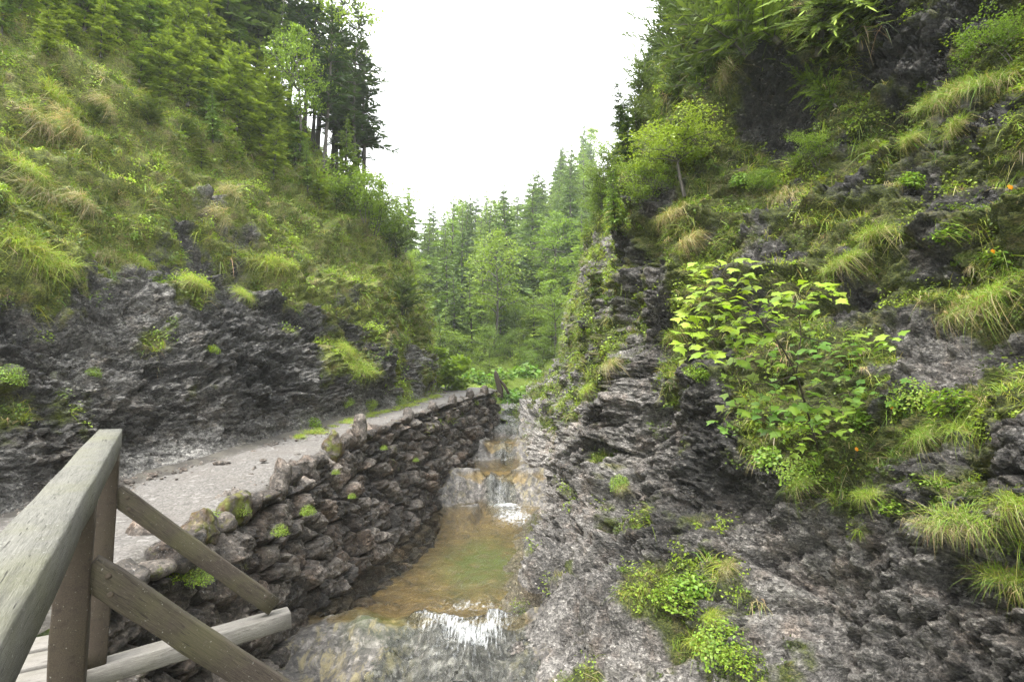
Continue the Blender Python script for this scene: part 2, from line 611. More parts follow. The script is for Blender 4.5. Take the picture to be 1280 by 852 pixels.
# --- right cliff
RS = {
    -4: [(-1, -5.9), (1.2, -5.3), (3.0, -4.2), (3.9, -2.6), (4.4, -1.4), (4.9, -.2), (5.5, 1.2), (6.1, 2.8), (6.9, 5.2), (7.8, 8), (10, 12), (40, 20)],
    2: [(-1, -5.5), (.9, -4.9), (2.7, -3.9), (3.6, -2.5), (4.0, -1.3), (4.5, -.3), (5.2, .9), (5.8, 2.4), (6.6, 4.6), (7.5, 7.5), (9, 11), (40, 20)],
    4.2: [(-1, -5.0), (.6, -4.4), (2.5, -3.4), (3.55, -2.1), (3.9, -1.2), (4.3, -.3), (4.9, .8), (5.5, 2.2), (6.2, 4), (7, 6.6), (8.5, 10), (40, 20)],
    6: [(-1.2, -4.4), (.3, -3.8), (2.05, -3.0), (3.0, -1.77), (3.45, -.95), (3.9, -.1), (4.65, .8), (5.2, 2.1), (5.75, 3.5), (6.3, 5.5), (8, 9), (40, 20)],
    8.5: [(-1, -4.0), (.15, -3.27), (1.41, -2.5), (2.2, -1.35), (2.55, -.3), (2.85, .8), (3.4, 2.0), (4.1, 3.2), (4.7, 4.8), (5.0, 6.8), (6.5, 10), (40, 20)],
    10: [(-.8, -4.2), (.4, -3.27), (1.1, -2.4), (1.83, -1.03), (2.0, .1), (2.07, .96), (2.33, 2.27), (2.8, 3.8), (3.5, 5.1), (3.9, 7), (5, 10), (40, 20)],
    14: [(-.6, -4.2), (.85, -3.27), (1.15, -2.2), (1.45, -.65), (1.8, .3), (2.05, 1.2), (2.4, 2.9), (3.05, 5.1), (3.9, 7.2), (4.7, 9.6), (7, 12), (40, 20)],
    17: [(-.6, -3.6), (.75, -2.9), (1.0, -1.8), (1.35, -.6), (1.75, .5), (2.05, 1.6), (2.45, 3.4), (3.1, 5.4), (3.95, 7.6), (4.8, 9.5), (7.5, 12.5), (40, 22)],
    20: [(-.6, -3.1), (.4, -2.5), (.9, -1.5), (1.3, -.8), (1.7, .3), (2.05, 1.4), (2.55, 3.7), (3.1, 5.4), (3.9, 7.6), (4.9, 9.3), (8, 12), (40, 22)],
    27: [(-.6, -1.9), (.3, -1.2), (1.0, -.4), (1.6, .35), (2.1, 1.3), (2.6, 2.6), (3.4, 5.2), (4.0, 6.6), (4.9, 8.2), (6, 9.6), (9, 12), (40, 22)],
    34: [(.2, -1.2), (1.4, -.4), (2.4, .4), (3.3, 1.2), (4.2, 2.2), (5.0, 3.2), (6.4, 5), (7.6, 6.4), (8.8, 8), (10, 9.5), (13, 12), (40, 22)],
    46: [(2, -.4), (3.5, .6), (4.5, 1.5), (5.5, 2.5), (6.5, 3.6), (7.5, 5), (9, 7.5), (10.5, 9.5), (12, 11.5), (14, 13.5), (17, 16), (45, 23)],
}
stY = np.array(list(RS))
ctrl = np.array([[(x, y, z) for x, z in RS[y]] for y in RS])
nu, nv = 820, 620
Yg = np.concatenate([np.linspace(-4, 2.2, 40)[:-1], 2.2 * (46 / 2.2) ** np.linspace(0, 1, nu - 39)])
tv = np.concatenate([np.linspace(0, 10, nv - 20)[:-1], np.linspace(10, 11, 21)])
G = sheet(ctrl, tpos(stY, Yg), tv)
# even out the spacing across the profile between rows 0..10
N0 = grid_normals(G)
N0 = -N0 if N0[300, 300, 0] > 0 else N0
P0 = G.reshape(-1, 3)
Nn = N0.reshape(-1, 3)


def tilt(P, rx, ry, sc):
    m_ = np.array(Euler((rx, ry, 0)).to_matrix())
    return (P @ m_.T) * np.array(sc)


def rock_relief(P, N, seed, rx, ry, big, fac, fine):
    q = tilt(P, rx, ry, (1, 1, 2.6))
    wv = np.stack([perlin(P * .8, seed + 50), perlin(P * .8 + 9, seed + 51), perlin(P * .8 + 21, seed + 52)], 1)
    f1, c1 = facets(q / .95 + .25 * wv, seed + 1)
    f2, c2 = facets(q / .36 + .3 * wv, seed + 2)
    f3, c3 = facets(q / .16 + .4 * wv, seed + 3)
    f4, c4 = facets(q / .075 + .5 * wv, seed + 6)
    d = big * fbm(P / 2.6, 4, seed + 4) + .32 * fac * f1 + .20 * fac * f2 + .105 * fac * f3 + .05 * fac * f4
    d += fine * fbm(q * 3.1, 4, seed + 5, .6, True)
    crack = np.clip(1 - c1 * 5, 0, 1) * .6 + np.clip(1 - c2 * 4, 0, 1) * .4
    d -= .10 * fac * np.clip(1 - c1 * 6, 0, 1) + .04 * fac * np.clip(1 - c2 * 5, 0, 1)
    return d, crack


d, crack = rock_relief(P0, Nn, 100, R(10), R(28), .62, 1.0, .05)
px, py, dp = proj(P0)
veg = cover(px, py) + .80 * fbm(P0 * 1.3, 4, 130) + .06
lowr = smooth01((-1.6 - P0[:, 2]) / .8)
veg = np.clip(veg, 0, 1) * (1 - .0 * lowr)
# overhanging ledges on the upper cliff
zz = P0[:, 2] / 1.25 + .8 * perlin(P0 * .33, 141) + P0[:, 1] * .06
uz = zz - np.floor(zz)
led = np.where(uz < .86, (uz / .86) ** 2, (1 - uz) / .14) - .35
amp = .42 * smooth01((P0[:, 2] + .6) / 1.2) * smooth01((16 - P0[:, 1]) / 6) * (.4 + .8 * np.clip(perlin(P0 * .5, 142) + .5, 0, 1))
d = d * (1 - .35 * smooth01(veg)) + amp * led
d += .26 * smooth01(veg) * np.maximum(0, fbm(P0 * 1.15, 2, 145) + .1)
for hx, hy, hd, hr, hs_ in ((822, 432, 9.2, (.55, .9, .42), .75), (1235, 440, 5.3, (.6, .7, .22), .5), (965, 150, 8.2, (1.1, 1.2, .7), .4), (1060, 185, 7.6, (.8, .8, .5), .35), (1240, 290, 5.4, (.6, .7, .25), .45), (905, 610, 7.4, (.5, .6, .5), .4), (1110, 130, 7.4, (.7, .7, .3), .4)):
    hc = W(hx, hy, hd)
    d -= hs_ * np.exp(-(((P0 - hc) / np.array(hr)) ** 2).sum(1))
fade = smooth01((P0[:, 2] - np.interp(P0[:, 1], BY, BZ) - .05) / .5)
d = d * (.25 + .75 * fade)
P1 = P0 + Nn * d[:, None]
tone = .42 + .5 * fbm(P0 * .45, 3, 150)
tone += .20 * smooth01((7 + (P0[:, 1] - 7) * 0 - P0[:, 0] * 2.2 - P0[:, 2] * 0 - 1.2) / 3) * smooth01((1.6 - P0[:, 2]) / 1.5)
tone -= .30 * smooth01((P0[:, 2] - .8) / 2.5) * smooth01((13 - P0[:, 1]) / 3)
tone -= .20 * smooth01((P0[:, 0] - 2.3) / 1.2) * smooth01((7.5 - P0[:, 1]) / 2)
tone += .12 * smooth01((P0[:, 1] - 12) / 3)
RIGHT = dict(P=P1, N=grid_normals(P1.reshape(G.shape)).reshape(-1, 3), veg=veg, nu=len(Yg), nv=len(tv))
if RIGHT['N'][nv * 300 + 300, 0] > 0:
    RIGHT['N'] *= -1
RQ = grid_quads(len(Yg), len(tv))[:, ::-1]
tag(mk("cliff", P1, None, M_ROCKR, None, dict(tone=np.clip(tone, 0, 1), veg=veg, crack=crack), False, RQ), kind="structure")

# --- left slope
LB = np.array([-4, 2, 5, 7, 8.5, 10, 12, 14.5, 17, 20, 23, 25.3, 27, 30, 37, 50.0])
LX = np.array([-6.4, -6.1, -5.95, -5.85, -5.6, -5.1, -4.6, -4.15, -3.5, -3.1, -3.0, -3.15, -5.0, -10, -19, -34])
LZ = np.interp(LB, PY, PZ) - .05
OA = np.array([(-1.2, -.5), (0, 0), (.5, 1.2), (1.1, 2.2), (1.8, 3.0), (3.8, 5.3), (7, 9.2), (11, 14), (16, 19), (45, 32)])
OB = np.array([(-1.2, -.5), (0, 0), (.25, 1.5), (.5, 3.0), (1.2, 4.8), (2.1, 6.5), (3.6, 8.7), (6.2, 11.4), (10, 15), (45, 32)])
ctrl = []
for y, x, z in zip(LB, LX, LZ):
    w = np.clip((y - 12) / 13, 0, 1)
    o = OA * (1 - w) + OB * w
    ctrl.append([(x - a, y, z + b) for a, b in o])
Yg = np.concatenate([np.linspace(-4, 4, 40)[:-1], 4 * (28 / 4) ** np.linspace(0, 1, 600)[:-1], np.linspace(28, 50, 40)])
tv = np.concatenate([np.linspace(0, 8, 560)[:-1], np.linspace(8, 9, 20)])
G = sheet(np.array(ctrl), tpos(LB, Yg), tv)
N0 = grid_normals(G)
N0 = -N0 if N0[300, 200, 0] < 0 else N0
P0, Nn = G.reshape(-1, 3), N0.reshape(-1, 3)
d, crack = rock_relief(P0, Nn, 200, R(6), R(-14), .75, .85, .05)
px, py, dp = proj(P0)
hz = P0[:, 2] - np.interp(P0[:, 1], LB, LZ)
veg = cover(px, py) + .6 * fbm(P0 * .9, 4, 230) + .08
veg = np.clip(veg, 0, 1)
zz = P0[:, 2] / 1.7 + .8 * perlin(P0 * .3, 241) + P0[:, 1] * .05
uz = zz - np.floor(zz)
led = np.where(uz < .8, (uz / .8) ** 2, (1 - uz) / .2) - .35
d = d * (1 - .3 * smooth01(veg)) + .36 * smooth01(veg) * np.maximum(0, fbm(P0 * .8, 2, 245) + .1) + .55 * led * smooth01((hz - 1.6) / 1.5) * smooth01((24 - P0[:, 1]) / 5)
foot = smooth01(hz / 1.1)
d = d * (.12 + .88 * foot)
P1 = P0 + Nn * d[:, None]
tone = .40 + .5 * fbm(P0 * .5, 3, 250) + .12 * smooth01((1.2 - hz) / 1.2)
LEFT = dict(P=P1, N=grid_normals(P1.reshape(G.shape)).reshape(-1, 3), veg=veg, nu=len(Yg), nv=len(tv))
if LEFT['N'][580 * 300 + 200, 0] < 0:
    LEFT['N'] *= -1
tag(mk("hillside", P1, None, M_ROCKL, None, dict(tone=np.clip(tone, 0, 1), veg=veg, crack=crack), False, grid_quads(len(Yg), len(tv))), kind="structure")


# --- far valley and hills
def hill_z(x, y):
    yy = np.maximum(y - 33, 0)
    z = np.interp(yy, [0, 4, 24, 50, 62, 130, 400], [0, .8, 9.5, 19.5, 22, 21, 12])
    z = z * np.clip(1 + .017 * x, .6, 1.3)
    z = z + .60 * np.maximum(x - 2.0 + .02 * yy, 0) * smooth01((y - 30) / 12)
    z = np.minimum(z, 34 + .02 * yy)
    z = z + .30 * np.maximum(-12 - np.maximum(x, -60), 0) * smooth01((y - 30) / 12)
    return z


xs = np.concatenate([np.linspace(-300, -80, 8)[:-1], np.linspace(-80, 80, 170), np.linspace(80, 300, 8)[1:]])
ys = np.concatenate([np.linspace(25.5, 120, 150), np.linspace(120, 420, 10)[1:]])
X, Yq = np.meshgrid(xs, ys, indexing='ij')
Pv = np.stack([X.ravel(), Yq.ravel(), np.zeros(X.size)], 1)
hz_ = hill_z(Pv[:, 0], Pv[:, 1]) + .5 * fbm(Pv * .15, 4, 300) * smooth01((Pv[:, 1] - 29) / 6) - .05
# the stream runs in a trough where the gorge opens
tr = np.exp(-((Pv[:, 0] - .1 - .05 * np.maximum(Pv[:, 1] - 28, 0)) / 1.1) ** 2) * smooth01((44 - Pv[:, 1]) / 12)
Pv[:, 2] = hz_ - 1.25 * tr - .35 * smooth01((29 - Pv[:, 1]) / 3)
m, nt = new_mat("forest_floor")
g = NT(nt)
P = g.pos()
c = g.ramp(g.noise(.8, 8, .7, P), [(.35, (.07, .09, .018)), (.5, (.13, .18, .028)), (.65, (.18, .24, .04))])
g.out(g.principled(c, .9, g.bump(g.noise(4, 8, .75, P), 1.0, .3), .2).outputs[0])
M_FLOOR = m
HILLN = (len(xs), len(ys))
tag(mk("hill", Pv, None, M_FLOOR, None, None, True, grid_quads(*HILLN)), kind="structure")
gr = np.array([[-330, -160, -7.0], [330, -160, -7], [330, 450, -7], [-330, 450, -7]])
tag(mk("ground", gr, None, M_FLOOR, None, None, False, [[0, 1, 2, 3]]), kind="structure")

# --- gravel path
nu, nv = 330, 26
Yp = np.linspace(-4, 28, nu)
a = np.linspace(-.08, 1.0, nv)
xl, xr, zp = np.interp(Yp, PY, PLX), np.interp(Yp, PY, PRX) - .02, np.interp(Yp, PY, PZ)
Xp = xl[:, None] * (1 - a) + xr[:, None] * a
Pp = np.stack([Xp.ravel(), np.repeat(Yp, nv), np.repeat(zp, nv)], 1)
ed = np.tile(np.maximum(1 - a / .25, (a - .82) / .18), nu).clip(0, 1)
Pp[:, 2] += .05 + .05 * fbm(Pp * .8, 4, 310) + .12 * np.tile(np.maximum(0, .1 - a), nu) * 3 - .14 * np.tile(np.clip((a - .88) / .12, 0, 1) ** 2, nu)
PATH = Pp
tag(mk("path", Pp, None, M_GRAVEL, None, dict(edge=ed), True, grid_quads(nu, nv)), kind="structure")

# --- stream bed
m, nt = new_mat("stream_bed")
g = NT(nt)
P = g.pos()
sx = g.n('ShaderNodeSeparateXYZ')
g.l(P, sx.inputs[0])
med = g.noise(6, 8, .7, P, .5)
c = g.ramp(med, [(.32, (.022, .021, .020)), (.5, (.085, .076, .068)), (.68, (.24, .22, .20))])
amber = g.ramp(g.noise(2.6, 9, .74, P, .4), [(.34, (.035, .026, .010)), (.5, (.13, .09, .032)), (.62, (.22, .16, .065)), (.74, (.33, .28, .15))])
cb = g.n('ShaderNodeTexVoronoi', feature='F1')
cb.inputs['Scale'].default_value = 22
g.l(P, cb.inputs['Vector'])
chip = g.ramp(cb.outputs['Color'], [(.08, .5), (.5, .95), (.8, 1.3), (.95, 1.9)])
c = g.mix(1.0, c, chip, 'MULTIPLY')
amber = g.mix(.7, amber, chip, 'MULTIPLY')
pool = g.attr("pool").outputs['Fac']
c = g.mix(pool, c, amber)
c = g.mix(g.math('MULTIPLY', g.attr("algae").outputs['Fac'], g.ramp(g.noise(3.5, 5, .6, P), [(.36, .35), (.55, 1.0)])), c, (.075, .115, .012))
tan = g.ramp(g.noise(4.5, 8, .72, g.mapping(P, (0, 0, 0), (1.6, .55, 1)), .6), [(.50, 0.0), (.62, .85)])
c = g.mix(g.math('MULTIPLY', tan, g.math('SUBTRACT', g.math('SUBTRACT', 1.0, pool), g.attr('flow').outputs['Fac'], True)), c, (.22, .185, .095))
h = g.math('ADD', med, g.math('MULTIPLY', g.noise(30, 5, .7, P), .3))
g.out(g.principled(c, .45, g.bump(h, .9, .06), .5).outputs[0])
M_STREAMBED = m
nu, nv = 560, 110
Yb = np.concatenate([np.linspace(-5, 3.5, 40)[:-1], 3.5 * (40 / 3.5) ** np.linspace(0, 1, nu - 39)])
Xb = np.linspace(-3.6, 2.6, nv)
XX, YY = np.meshgrid(Xb, Yb, indexing='ij')
XX, YY = XX.T, YY.T
Pb = np.stack([XX.ravel(), YY.ravel(), np.zeros(XX.size)], 1)
yb = Pb[:, 1] + .7 * perlin(Pb * np.array([1.3, 0, 0]) + 3.3, 321) + .35 * perlin(Pb * np.array([2.6, .3, 0]), 322)
yb = np.where(Pb[:, 1] > 11, .65 * yb + .35 * Pb[:, 1], yb)
inlip = smooth01((Pb[:, 1] - 7) / 1.2) * smooth01((9.3 - Pb[:, 1]) / .8)
zb = np.interp(yb, BY, BZ)
zb += .05 * inlip * smooth01((-1.5 - Pb[:, 0]) / .6) + .22 * inlip * smooth01((Pb[:, 0] + .05) / .5)
wf = ((Pb[:, 1] < 8.4) | ((Pb[:, 1] > 16) & (Pb[:, 1] < 17.5)) | (Pb[:, 1] > 20)).astype(float)
f1, c1 = facets(np.stack([Pb[:, 0] / .5, Pb[:, 1] / .7, Pb[:, 0] * .3], 1), 323)
zb += (.17 * f1 + .24 * fbm(Pb * 1.1, 5, 324)) * (.3 + .7 * wf * (1 - .7 * inlip))
# raised rocky shoulders either side of the small falls
zb += .10 * smooth01((np.abs(Pb[:, 0] + .45) - .45) / .5) * np.exp(-((Pb[:, 1] - 17.0) / .55) ** 2) * .8
zb += .15 * smooth01((np.abs(Pb[:, 0] + .3) - .3) / .4) * np.exp(-((Pb[:, 1] - 20.7) / .5) ** 2)
zb += .5 * smooth01((Pb[:, 0] - .9 - .0 * Pb[:, 1]) / 1.2)
# worn rock aprons leading up beside each small fall
ny_ = Pb[:, 1] + .5 * perlin(Pb * np.array([1.4, .6, 0]) + 2.2, 325)
for (ya, za, xm, xw) in (([15.0, 15.9, 16.7, 17.15, 17.9], [-3.6, -3.2, -2.72, -2.40, -2.75], -.45, .42), ([19.2, 19.9, 20.4, 20.75, 21.3], [-2.8, -2.45, -2.1, -1.82, -2.2], -.3, .32)):
    sh = smooth01((np.abs(Pb[:, 0] - xm + .12 * np.sin(Pb[:, 1] * 5)) - xw) / .25)
    ap = np.interp(ny_, ya, za) + .10 * f1 + .22 * fbm(Pb * 1.5, 5, 326)
    inside = (Pb[:, 1] > ya[0]) & (Pb[:, 1] < ya[-1])
    zb = np.where(inside, np.maximum(zb, zb * (1 - sh) + ap * sh), zb)
Pb[:, 2] = zb
poolm = ((np.where(Pb[:, 1] < 16.9, -3.2, np.where(Pb[:, 1] < 20.5, -2.43, -1.86)) - zb) / .12).clip(0, 1) * (Pb[:, 1] > 8.2)
alg = 1.25 * np.exp(-((Pb[:, 0] + .65) / .85) ** 2 - ((Pb[:, 1] - 12.6) / 1.7) ** 2) + .6 * np.exp(-((Pb[:, 0] + 1.9) / .35) ** 2 - ((Pb[:, 1] - 8.4) / .5) ** 2)
BEDP = Pb
tag(mk("stream_bed", Pb, None, M_STREAMBED, None, dict(pool=poolm, algae=alg.clip(0, 1), flow=np.exp(-((Pb[:, 0] + .68) / .75) ** 4)), True, grid_quads(nu, nv)), kind="structure")


def bed_z(x, y):
    i = np.clip(np.searchsorted(Yb, y), 1, nu - 1)
    j = np.clip(((x + 3.6) / 6.2 * (nv - 1)).astype(int), 0, nv - 1)
    return zb.reshape(nu, nv)[i, j]


# --- water
def water_material(name, foam_attr=True, streak=False):
    m, nt = new_mat(name)
    g = NT(nt)
    P = g.pos()
    v = g.mapping(P, (0, 0, 0), (6.0, .8, 1.2) if streak else (1.6, .9, 1))
    w1 = g.noise(7, 5, .6, v, .7)
    w2 = g.noise(30, 3, .55, v, .3)
    n = g.bump(g.math('ADD', w1, g.math('MULTIPLY', w2, .35)), .5 if streak else .34, .05)
    tr = g.n('ShaderNodeBsdfTransparent')
    tr.inputs['Color'].default_value = (.90, .93, .90, 1) if streak else (.86, .82, .70, 1)
    gl = g.n('ShaderNodeBsdfGlossy')
    gl.inputs['Roughness'].default_value = .14 if streak else .06
    g.l(n, gl.inputs['Normal'])
    fr = g.n('ShaderNodeFresnel')
    fr.inputs['IOR'].default_value = 1.33
    g.l(n, fr.inputs['Normal'])
    x = g.n('ShaderNodeMixShader')
    g.l(fr.outputs[0], x.inputs[0])
    g.l(tr.outputs[0], x.inputs[1])
    g.l(gl.outputs[0], x.inputs[2])
    fo = g.n('ShaderNodeBsdfDiffuse')
    fo.inputs['Color'].default_value = (.80, .82, .83, 1)
    a = g.attr("foam_sheen").outputs['Fac']  # white mask: real foam, and sky reflection painted at the near lip
    fv = g.mapping(P, (0, 0, 0), (7.0, 1.0, 1.0) if streak else (2.4, 1.0, 1))
    fn = g.math('ADD', a, g.math('MULTIPLY', g.math('SUBTRACT', g.noise(5, 8, .75, fv, .6), .5), 1.5))
    fm = g.ramp(fn, [(.42, 0.0), (1.2, .9)] if streak else [(.42, 0.0), (1.2, .8)])
    y = g.n('ShaderNodeMixShader')
    g.l(fm, y.inputs[0])
    g.l(x.outputs[0], y.inputs[1])
    g.l(fo.outputs[0], y.inputs[2])
    g.out(y.outputs[0])
    return m


M_WATER = water_material("pool_water")
M_FALL = water_material("falling_water", streak=True)


def pool(y0, y1, x0, x1, z, foam_sheen, name="water"):
    nx, ny = 60, 120
    a, b = np.meshgrid(np.linspace(x0, x1, nx), np.linspace(y0, y1, ny), indexing='ij')
    V = np.stack([a.ravel(), b.ravel(), np.full(a.size, z)], 1)
    V[:, 2] += .006 * fbm(V * 3, 3, 330)
    return tag(mk(name, V, None, M_WATER, None, dict(foam_sheen=foam_sheen(V)), True, grid_quads(nx, ny)), kind="structure")


def G2(V, cx, cy, sx_, sy_):
    return np.exp(-((V[:, 0] - cx) / sx_) ** 2 - ((V[:, 1] - cy) / sy_) ** 2)


pool(8.22, 17.0, -3.0, 1.9, -3.23, lambda V: .50 * G2(V, .05, 14.8, .62, 1.4) + .50 * G2(V, -.25, 16.3, .6, .4) + .34 * G2(V, -.6, 8.75, .8, .35) + .12)
pool(17.15, 20.55, -2.3, 1.4, -2.44, lambda V: .55 * G2(V, -.3, 20.1, .35, .45) + .4 * G2(V, -.4, 17.5, .4, .3))
pool(20.75, 23.4, -2.0, 1.3, -1.87, lambda V: .45 * G2(V, -.25, 23.1, .4, .3))


def fall(y0, y1, xc0, xc1, hw0, hw1, foam_sheen, lift=.03, ny=90, nx=34):
    t = np.linspace(0, 1, ny)
    s = np.linspace(-1, 1, nx)
    yy = y0 + (y1 - y0) * t
    V = np.zeros((ny, nx, 3))
    V[:, :, 1] = yy[:, None]
    V[:, :, 0] = (xc0 + (xc1 - xc0) * t)[:, None] + (hw0 + (hw1 - hw0) * t)[:, None] * s[None]
    V = V.reshape(-1, 3)
    edge = np.tile(1 - s ** 2, ny)
    V[:, 2] = bed_z(V[:, 0], V[:, 1]) - .03 + (lift + .03) * np.minimum(1, edge * 2.2) + .02 * fbm(V * np.array([6, 1.5, 0]), 3, 340)
    tag(mk("waterfall", V, None, M_FALL, None, dict(foam_sheen=foam_sheen(V, np.repeat(t, nx), edge)), True, grid_quads(ny, nx)), kind="structure")


fall(8.9, 3.2, -.65, -.85, .9, 1.6, lambda V, t, e: (.22 * np.exp(-((t - .085 - .10 * np.exp(-((V[:, 0] + .55) / .35) ** 2) - .05 * perlin(V * np.array([2.6, 0, 0]), 350)) / .06) ** 2) + .20 + .24 * np.exp(-t * 2.2)) * e ** .5, .05, 200, 80)  # white at the lip: foam plus a painted-in reflection of the pale sky
fall(17.45, 15.9, -.45, -.25, .45, .5, lambda V, t, e: .38 * e + .10 * t, .05)
fall(20.95, 20.0, -.3, -.3, .35, .4, lambda V, t, e: .38 * e, .05)
fall(33.5, 23.1, .5, -.25, .4, .5, lambda V, t, e: .22 * e, .05)
#==PART2
# ------------------------------------------------------------------ finding the ground under a plant
_HP = []
for D in (RIGHT, LEFT):
    a, b, c = proj(D['P'])
    n = D['N']
    vis = (c > .5) & (a > -150) & (a < 1430) & (b > -260) & (b < 1000)
    _HP.append((D['P'][vis], n[vis], a[vis], b[vis], c[vis]))


def hit(px, py, which=None, rad=6):
    best = None
    for k, (P, n, a, b, c) in enumerate(_HP):
        if which is not None and k != which:
            continue
        r = rad
        while r < 200:
            m = np.flatnonzero((np.abs(a - px) < r) & (np.abs(b - py) < r))
            if len(m):
                i = m[np.argmin(c[m])]
                if best is None or c[i] < best[2]:
                    best = (P[i], n[i], c[i])
                break
            r *= 2
            if which is None and r > 30:
                break
    return best


# ------------------------------------------------------------------ stone retaining wall beside the path
def ico(sub):
    import bmesh
    bm = bmesh.new()
    bmesh.ops.create_icosphere(bm, subdivisions=sub, radius=1)
    V = np.array([v.co[:] for v in bm.verts])
    T = np.array([[v.index for v in f.verts] for f in bm.faces])
    bm.free()
    return V, T


ICO = {k: ico(k) for k in (1, 2, 3, 4)}


def stone(size, ax, centre, seed, sub=3, power=.72, rough=.16):
    V, T = ICO[sub]
    v = np.sign(V) * np.abs(V) ** power
    v = v / np.maximum(.82, np.linalg.norm(v, axis=1) * .86)[:, None]
    rr = np.random.default_rng(seed)
    # chop a few flat faces off
    for _ in range(9):
        n = rr.normal(size=3)
        n /= np.linalg.norm(n)
        k = .62 + .3 * rr.random()
        dd = v @ n - k
        v = v - np.outer(np.maximum(dd, 0) * .85, n)
    p = v * np.array(size)
    w = centre + p @ ax
    n = (V @ ax)
    dsp = rough * min(size) * (fbm(w * 3.2 + seed % 97, 3, 400) + .7 * fbm(w * 9 + seed % 89, 3, 410))
    return w + n * dsp[:, None], T


def wall_frame(y):
    T = np.array([np.interp(y, PY, PRX), y, np.interp(y, PY, PZ) + .02])
    B = np.array([np.interp(y, PY, WBX), y, np.interp(y, BY, BZ) - .12])
    B[2] = min(B[2], T[2] - 1.0)
    e = .25
    t = np.array([np.interp(y + e, PY, PRX) + np.interp(y + e, PY, WBX) - np.interp(y - e, PY, PRX) - np.interp(y - e, PY, WBX), 4 * e, 0])
    t /= np.linalg.norm(t)
    up = (T - B)
    h = np.linalg.norm(up)
    up /= h
    n = np.cross(t, up)
    n /= np.linalg.norm(n)
    if n[0] < 0:
        n = -n
    return T, B, t, up, n, h


Z1 = np.array([0, 0, 1.0])
wr = empty("stone_wall", "rough dry stone retaining wall with jagged upright coping along the stream side of the gravel path", "wall", (-3.4, 6, -3.3))
nw, nh = 1150, 300
yw = 4.6 * (25.6 / 4.6) ** np.linspace(0, 1, nw)
prof = np.concatenate([np.linspace(-.12, .97, nh - 50), 1.0 + np.linspace(0, 1, 50)])
Gw = np.zeros((nw, nh, 3))
Nw = np.zeros((nw, nh, 3))
for i, y in enumerate(yw):
    T, B, t, up, n, h = wall_frame(y)
    T = T - np.array([0, 0, .16])
    k = prof[:, None]
    face = B + (T - B) * np.minimum(k, .97)
    over = smooth01((prof - .97) / .35)[:, None]
    Gw[i] = face + (T - B) * (over * .03) - np.array([n[0], n[1], 0]) * (np.maximum(0, prof - 1.0)[:, None] * .75)
    nn = n[None] * (1 - over) + Z1 * over
    Nw[i] = nn / np.linalg.norm(nn, axis=1)[:, None]
Pw, Nq = Gw.reshape(-1, 3), Nw.reshape(-1, 3)
wv = np.stack([perlin(Pw * 1.3, 401), perlin(Pw * 1.3 + 5, 402), perlin(Pw * 1.3 + 11, 403)], 1)
f1, c1, i1 = facets(Pw / np.array([.40, .46, .33]) + .30 * wv, 404, True)
f2, c2 = facets(Pw / .13 + .3 * wv, 405)
bul = 1 - (1 - np.clip(c1 / .42, 0, 1)) ** 2.4
dW = .19 * bul - .10 + .17 * f1 * bul + .16 * (i1 - .5) * bul + .07 * f2 + .06 * fbm(Pw * 5, 5, 406, .6) + .10 * fbm(Pw * .7, 2, 407)
Pw2 = Pw + Nq * dW[:, None]
mossw = .13 + .22 * np.clip(np.tile(prof, nw) - .55, 0, .5) * 2 + .5 * fbm(Pw * .7, 3, 408) - .12 * np.clip(1 - c1 * 3, 0, 1)
body = mk("masonry", Pw2 - np.array(wr.location), None, M_STONE, wr, dict(rnd=i1 * .9 - .35 * (1 - np.clip(c1 / .2, 0, 1)), moss=mossw), True, grid_quads(nw, nh)[:, ::-1])
rr = np.random.default_rng(5)

# coping: (picture x, height, width, lean) of the stones one can tell apart, then fillers between them
TOPS = np.array([wall_frame(y)[0] for y in np.linspace(4.2, 25, 400)])
tx, ty, _ = proj(TOPS)


def y_at(px):
    return np.interp(px, tx, TOPS[:, 1]) if tx[0] < tx[-1] else np.interp(px, tx[::-1], TOPS[::-1, 1])


cop = [(352, .52, .30, .15, 'tall pointed coping stone'), (418, .42, .28, -.1, 'rust brown coping stone'), (450, .50, .24, .0, 'upright dark coping stone standing above the others'), (512, .55, .26, .2, 'pointed coping stone'),
       (541, .45, .30, -.1, None), (566, .55, .3, .1, None), (588, .5, .3, 0, None), (606, .5, .35, 0, None), (385, .22, .42, 0, 'flat pinkish coping stone'), (437, .30, .30, 0, 'rounded purplish coping stone'), (300, .30, .42, .1, 'broad grey coping stone with moss'), (255, .26, .42, -.1, 'reddish brown block at the near end of the wall')]
seen_y = []
k = 0
for px_, hgt, wid, lean, lab in cop:
    y = float(y_at(px_))
    hgt *= 1.15 if y < 15 else .75
    seen_y.append((y, wid))
    T, B, t, up, n, h = wall_frame(y)
    upv = np.array([0, 0, 1.0]) + t * lean
    upv /= np.linalg.norm(upv)
    ax = np.array([t - upv * lean, n, upv])
    V, Tt = stone((wid * .55, .17, hgt * .62), ax, T + np.array([0, 0, hgt * .26 - .07]) - n * .04, 900 + k, 4 if y < 14 else 3, .62, .34)
    # taper upright stones to a point
    if hgt > .4:
        q = ((V - T) @ upv / hgt).clip(0, 1)
        V = V - (np.outer((V - T) @ t, t) * (q * .38)[:, None])
    red = .75 if lab and ('brown' in lab) else .1
    o = mk("coping_stone", V - np.array(wr.location), Tt, M_STONE, wr, dict(rnd=np.full(len(V), .5 + .4 * random.random()), moss=np.full(len(V), .25 + .35 * (lab is not None and ('moss' in lab or 'brown' in lab)))), True)
    if lab:
        o["label"] = lab
    k += 1
y = 4.7
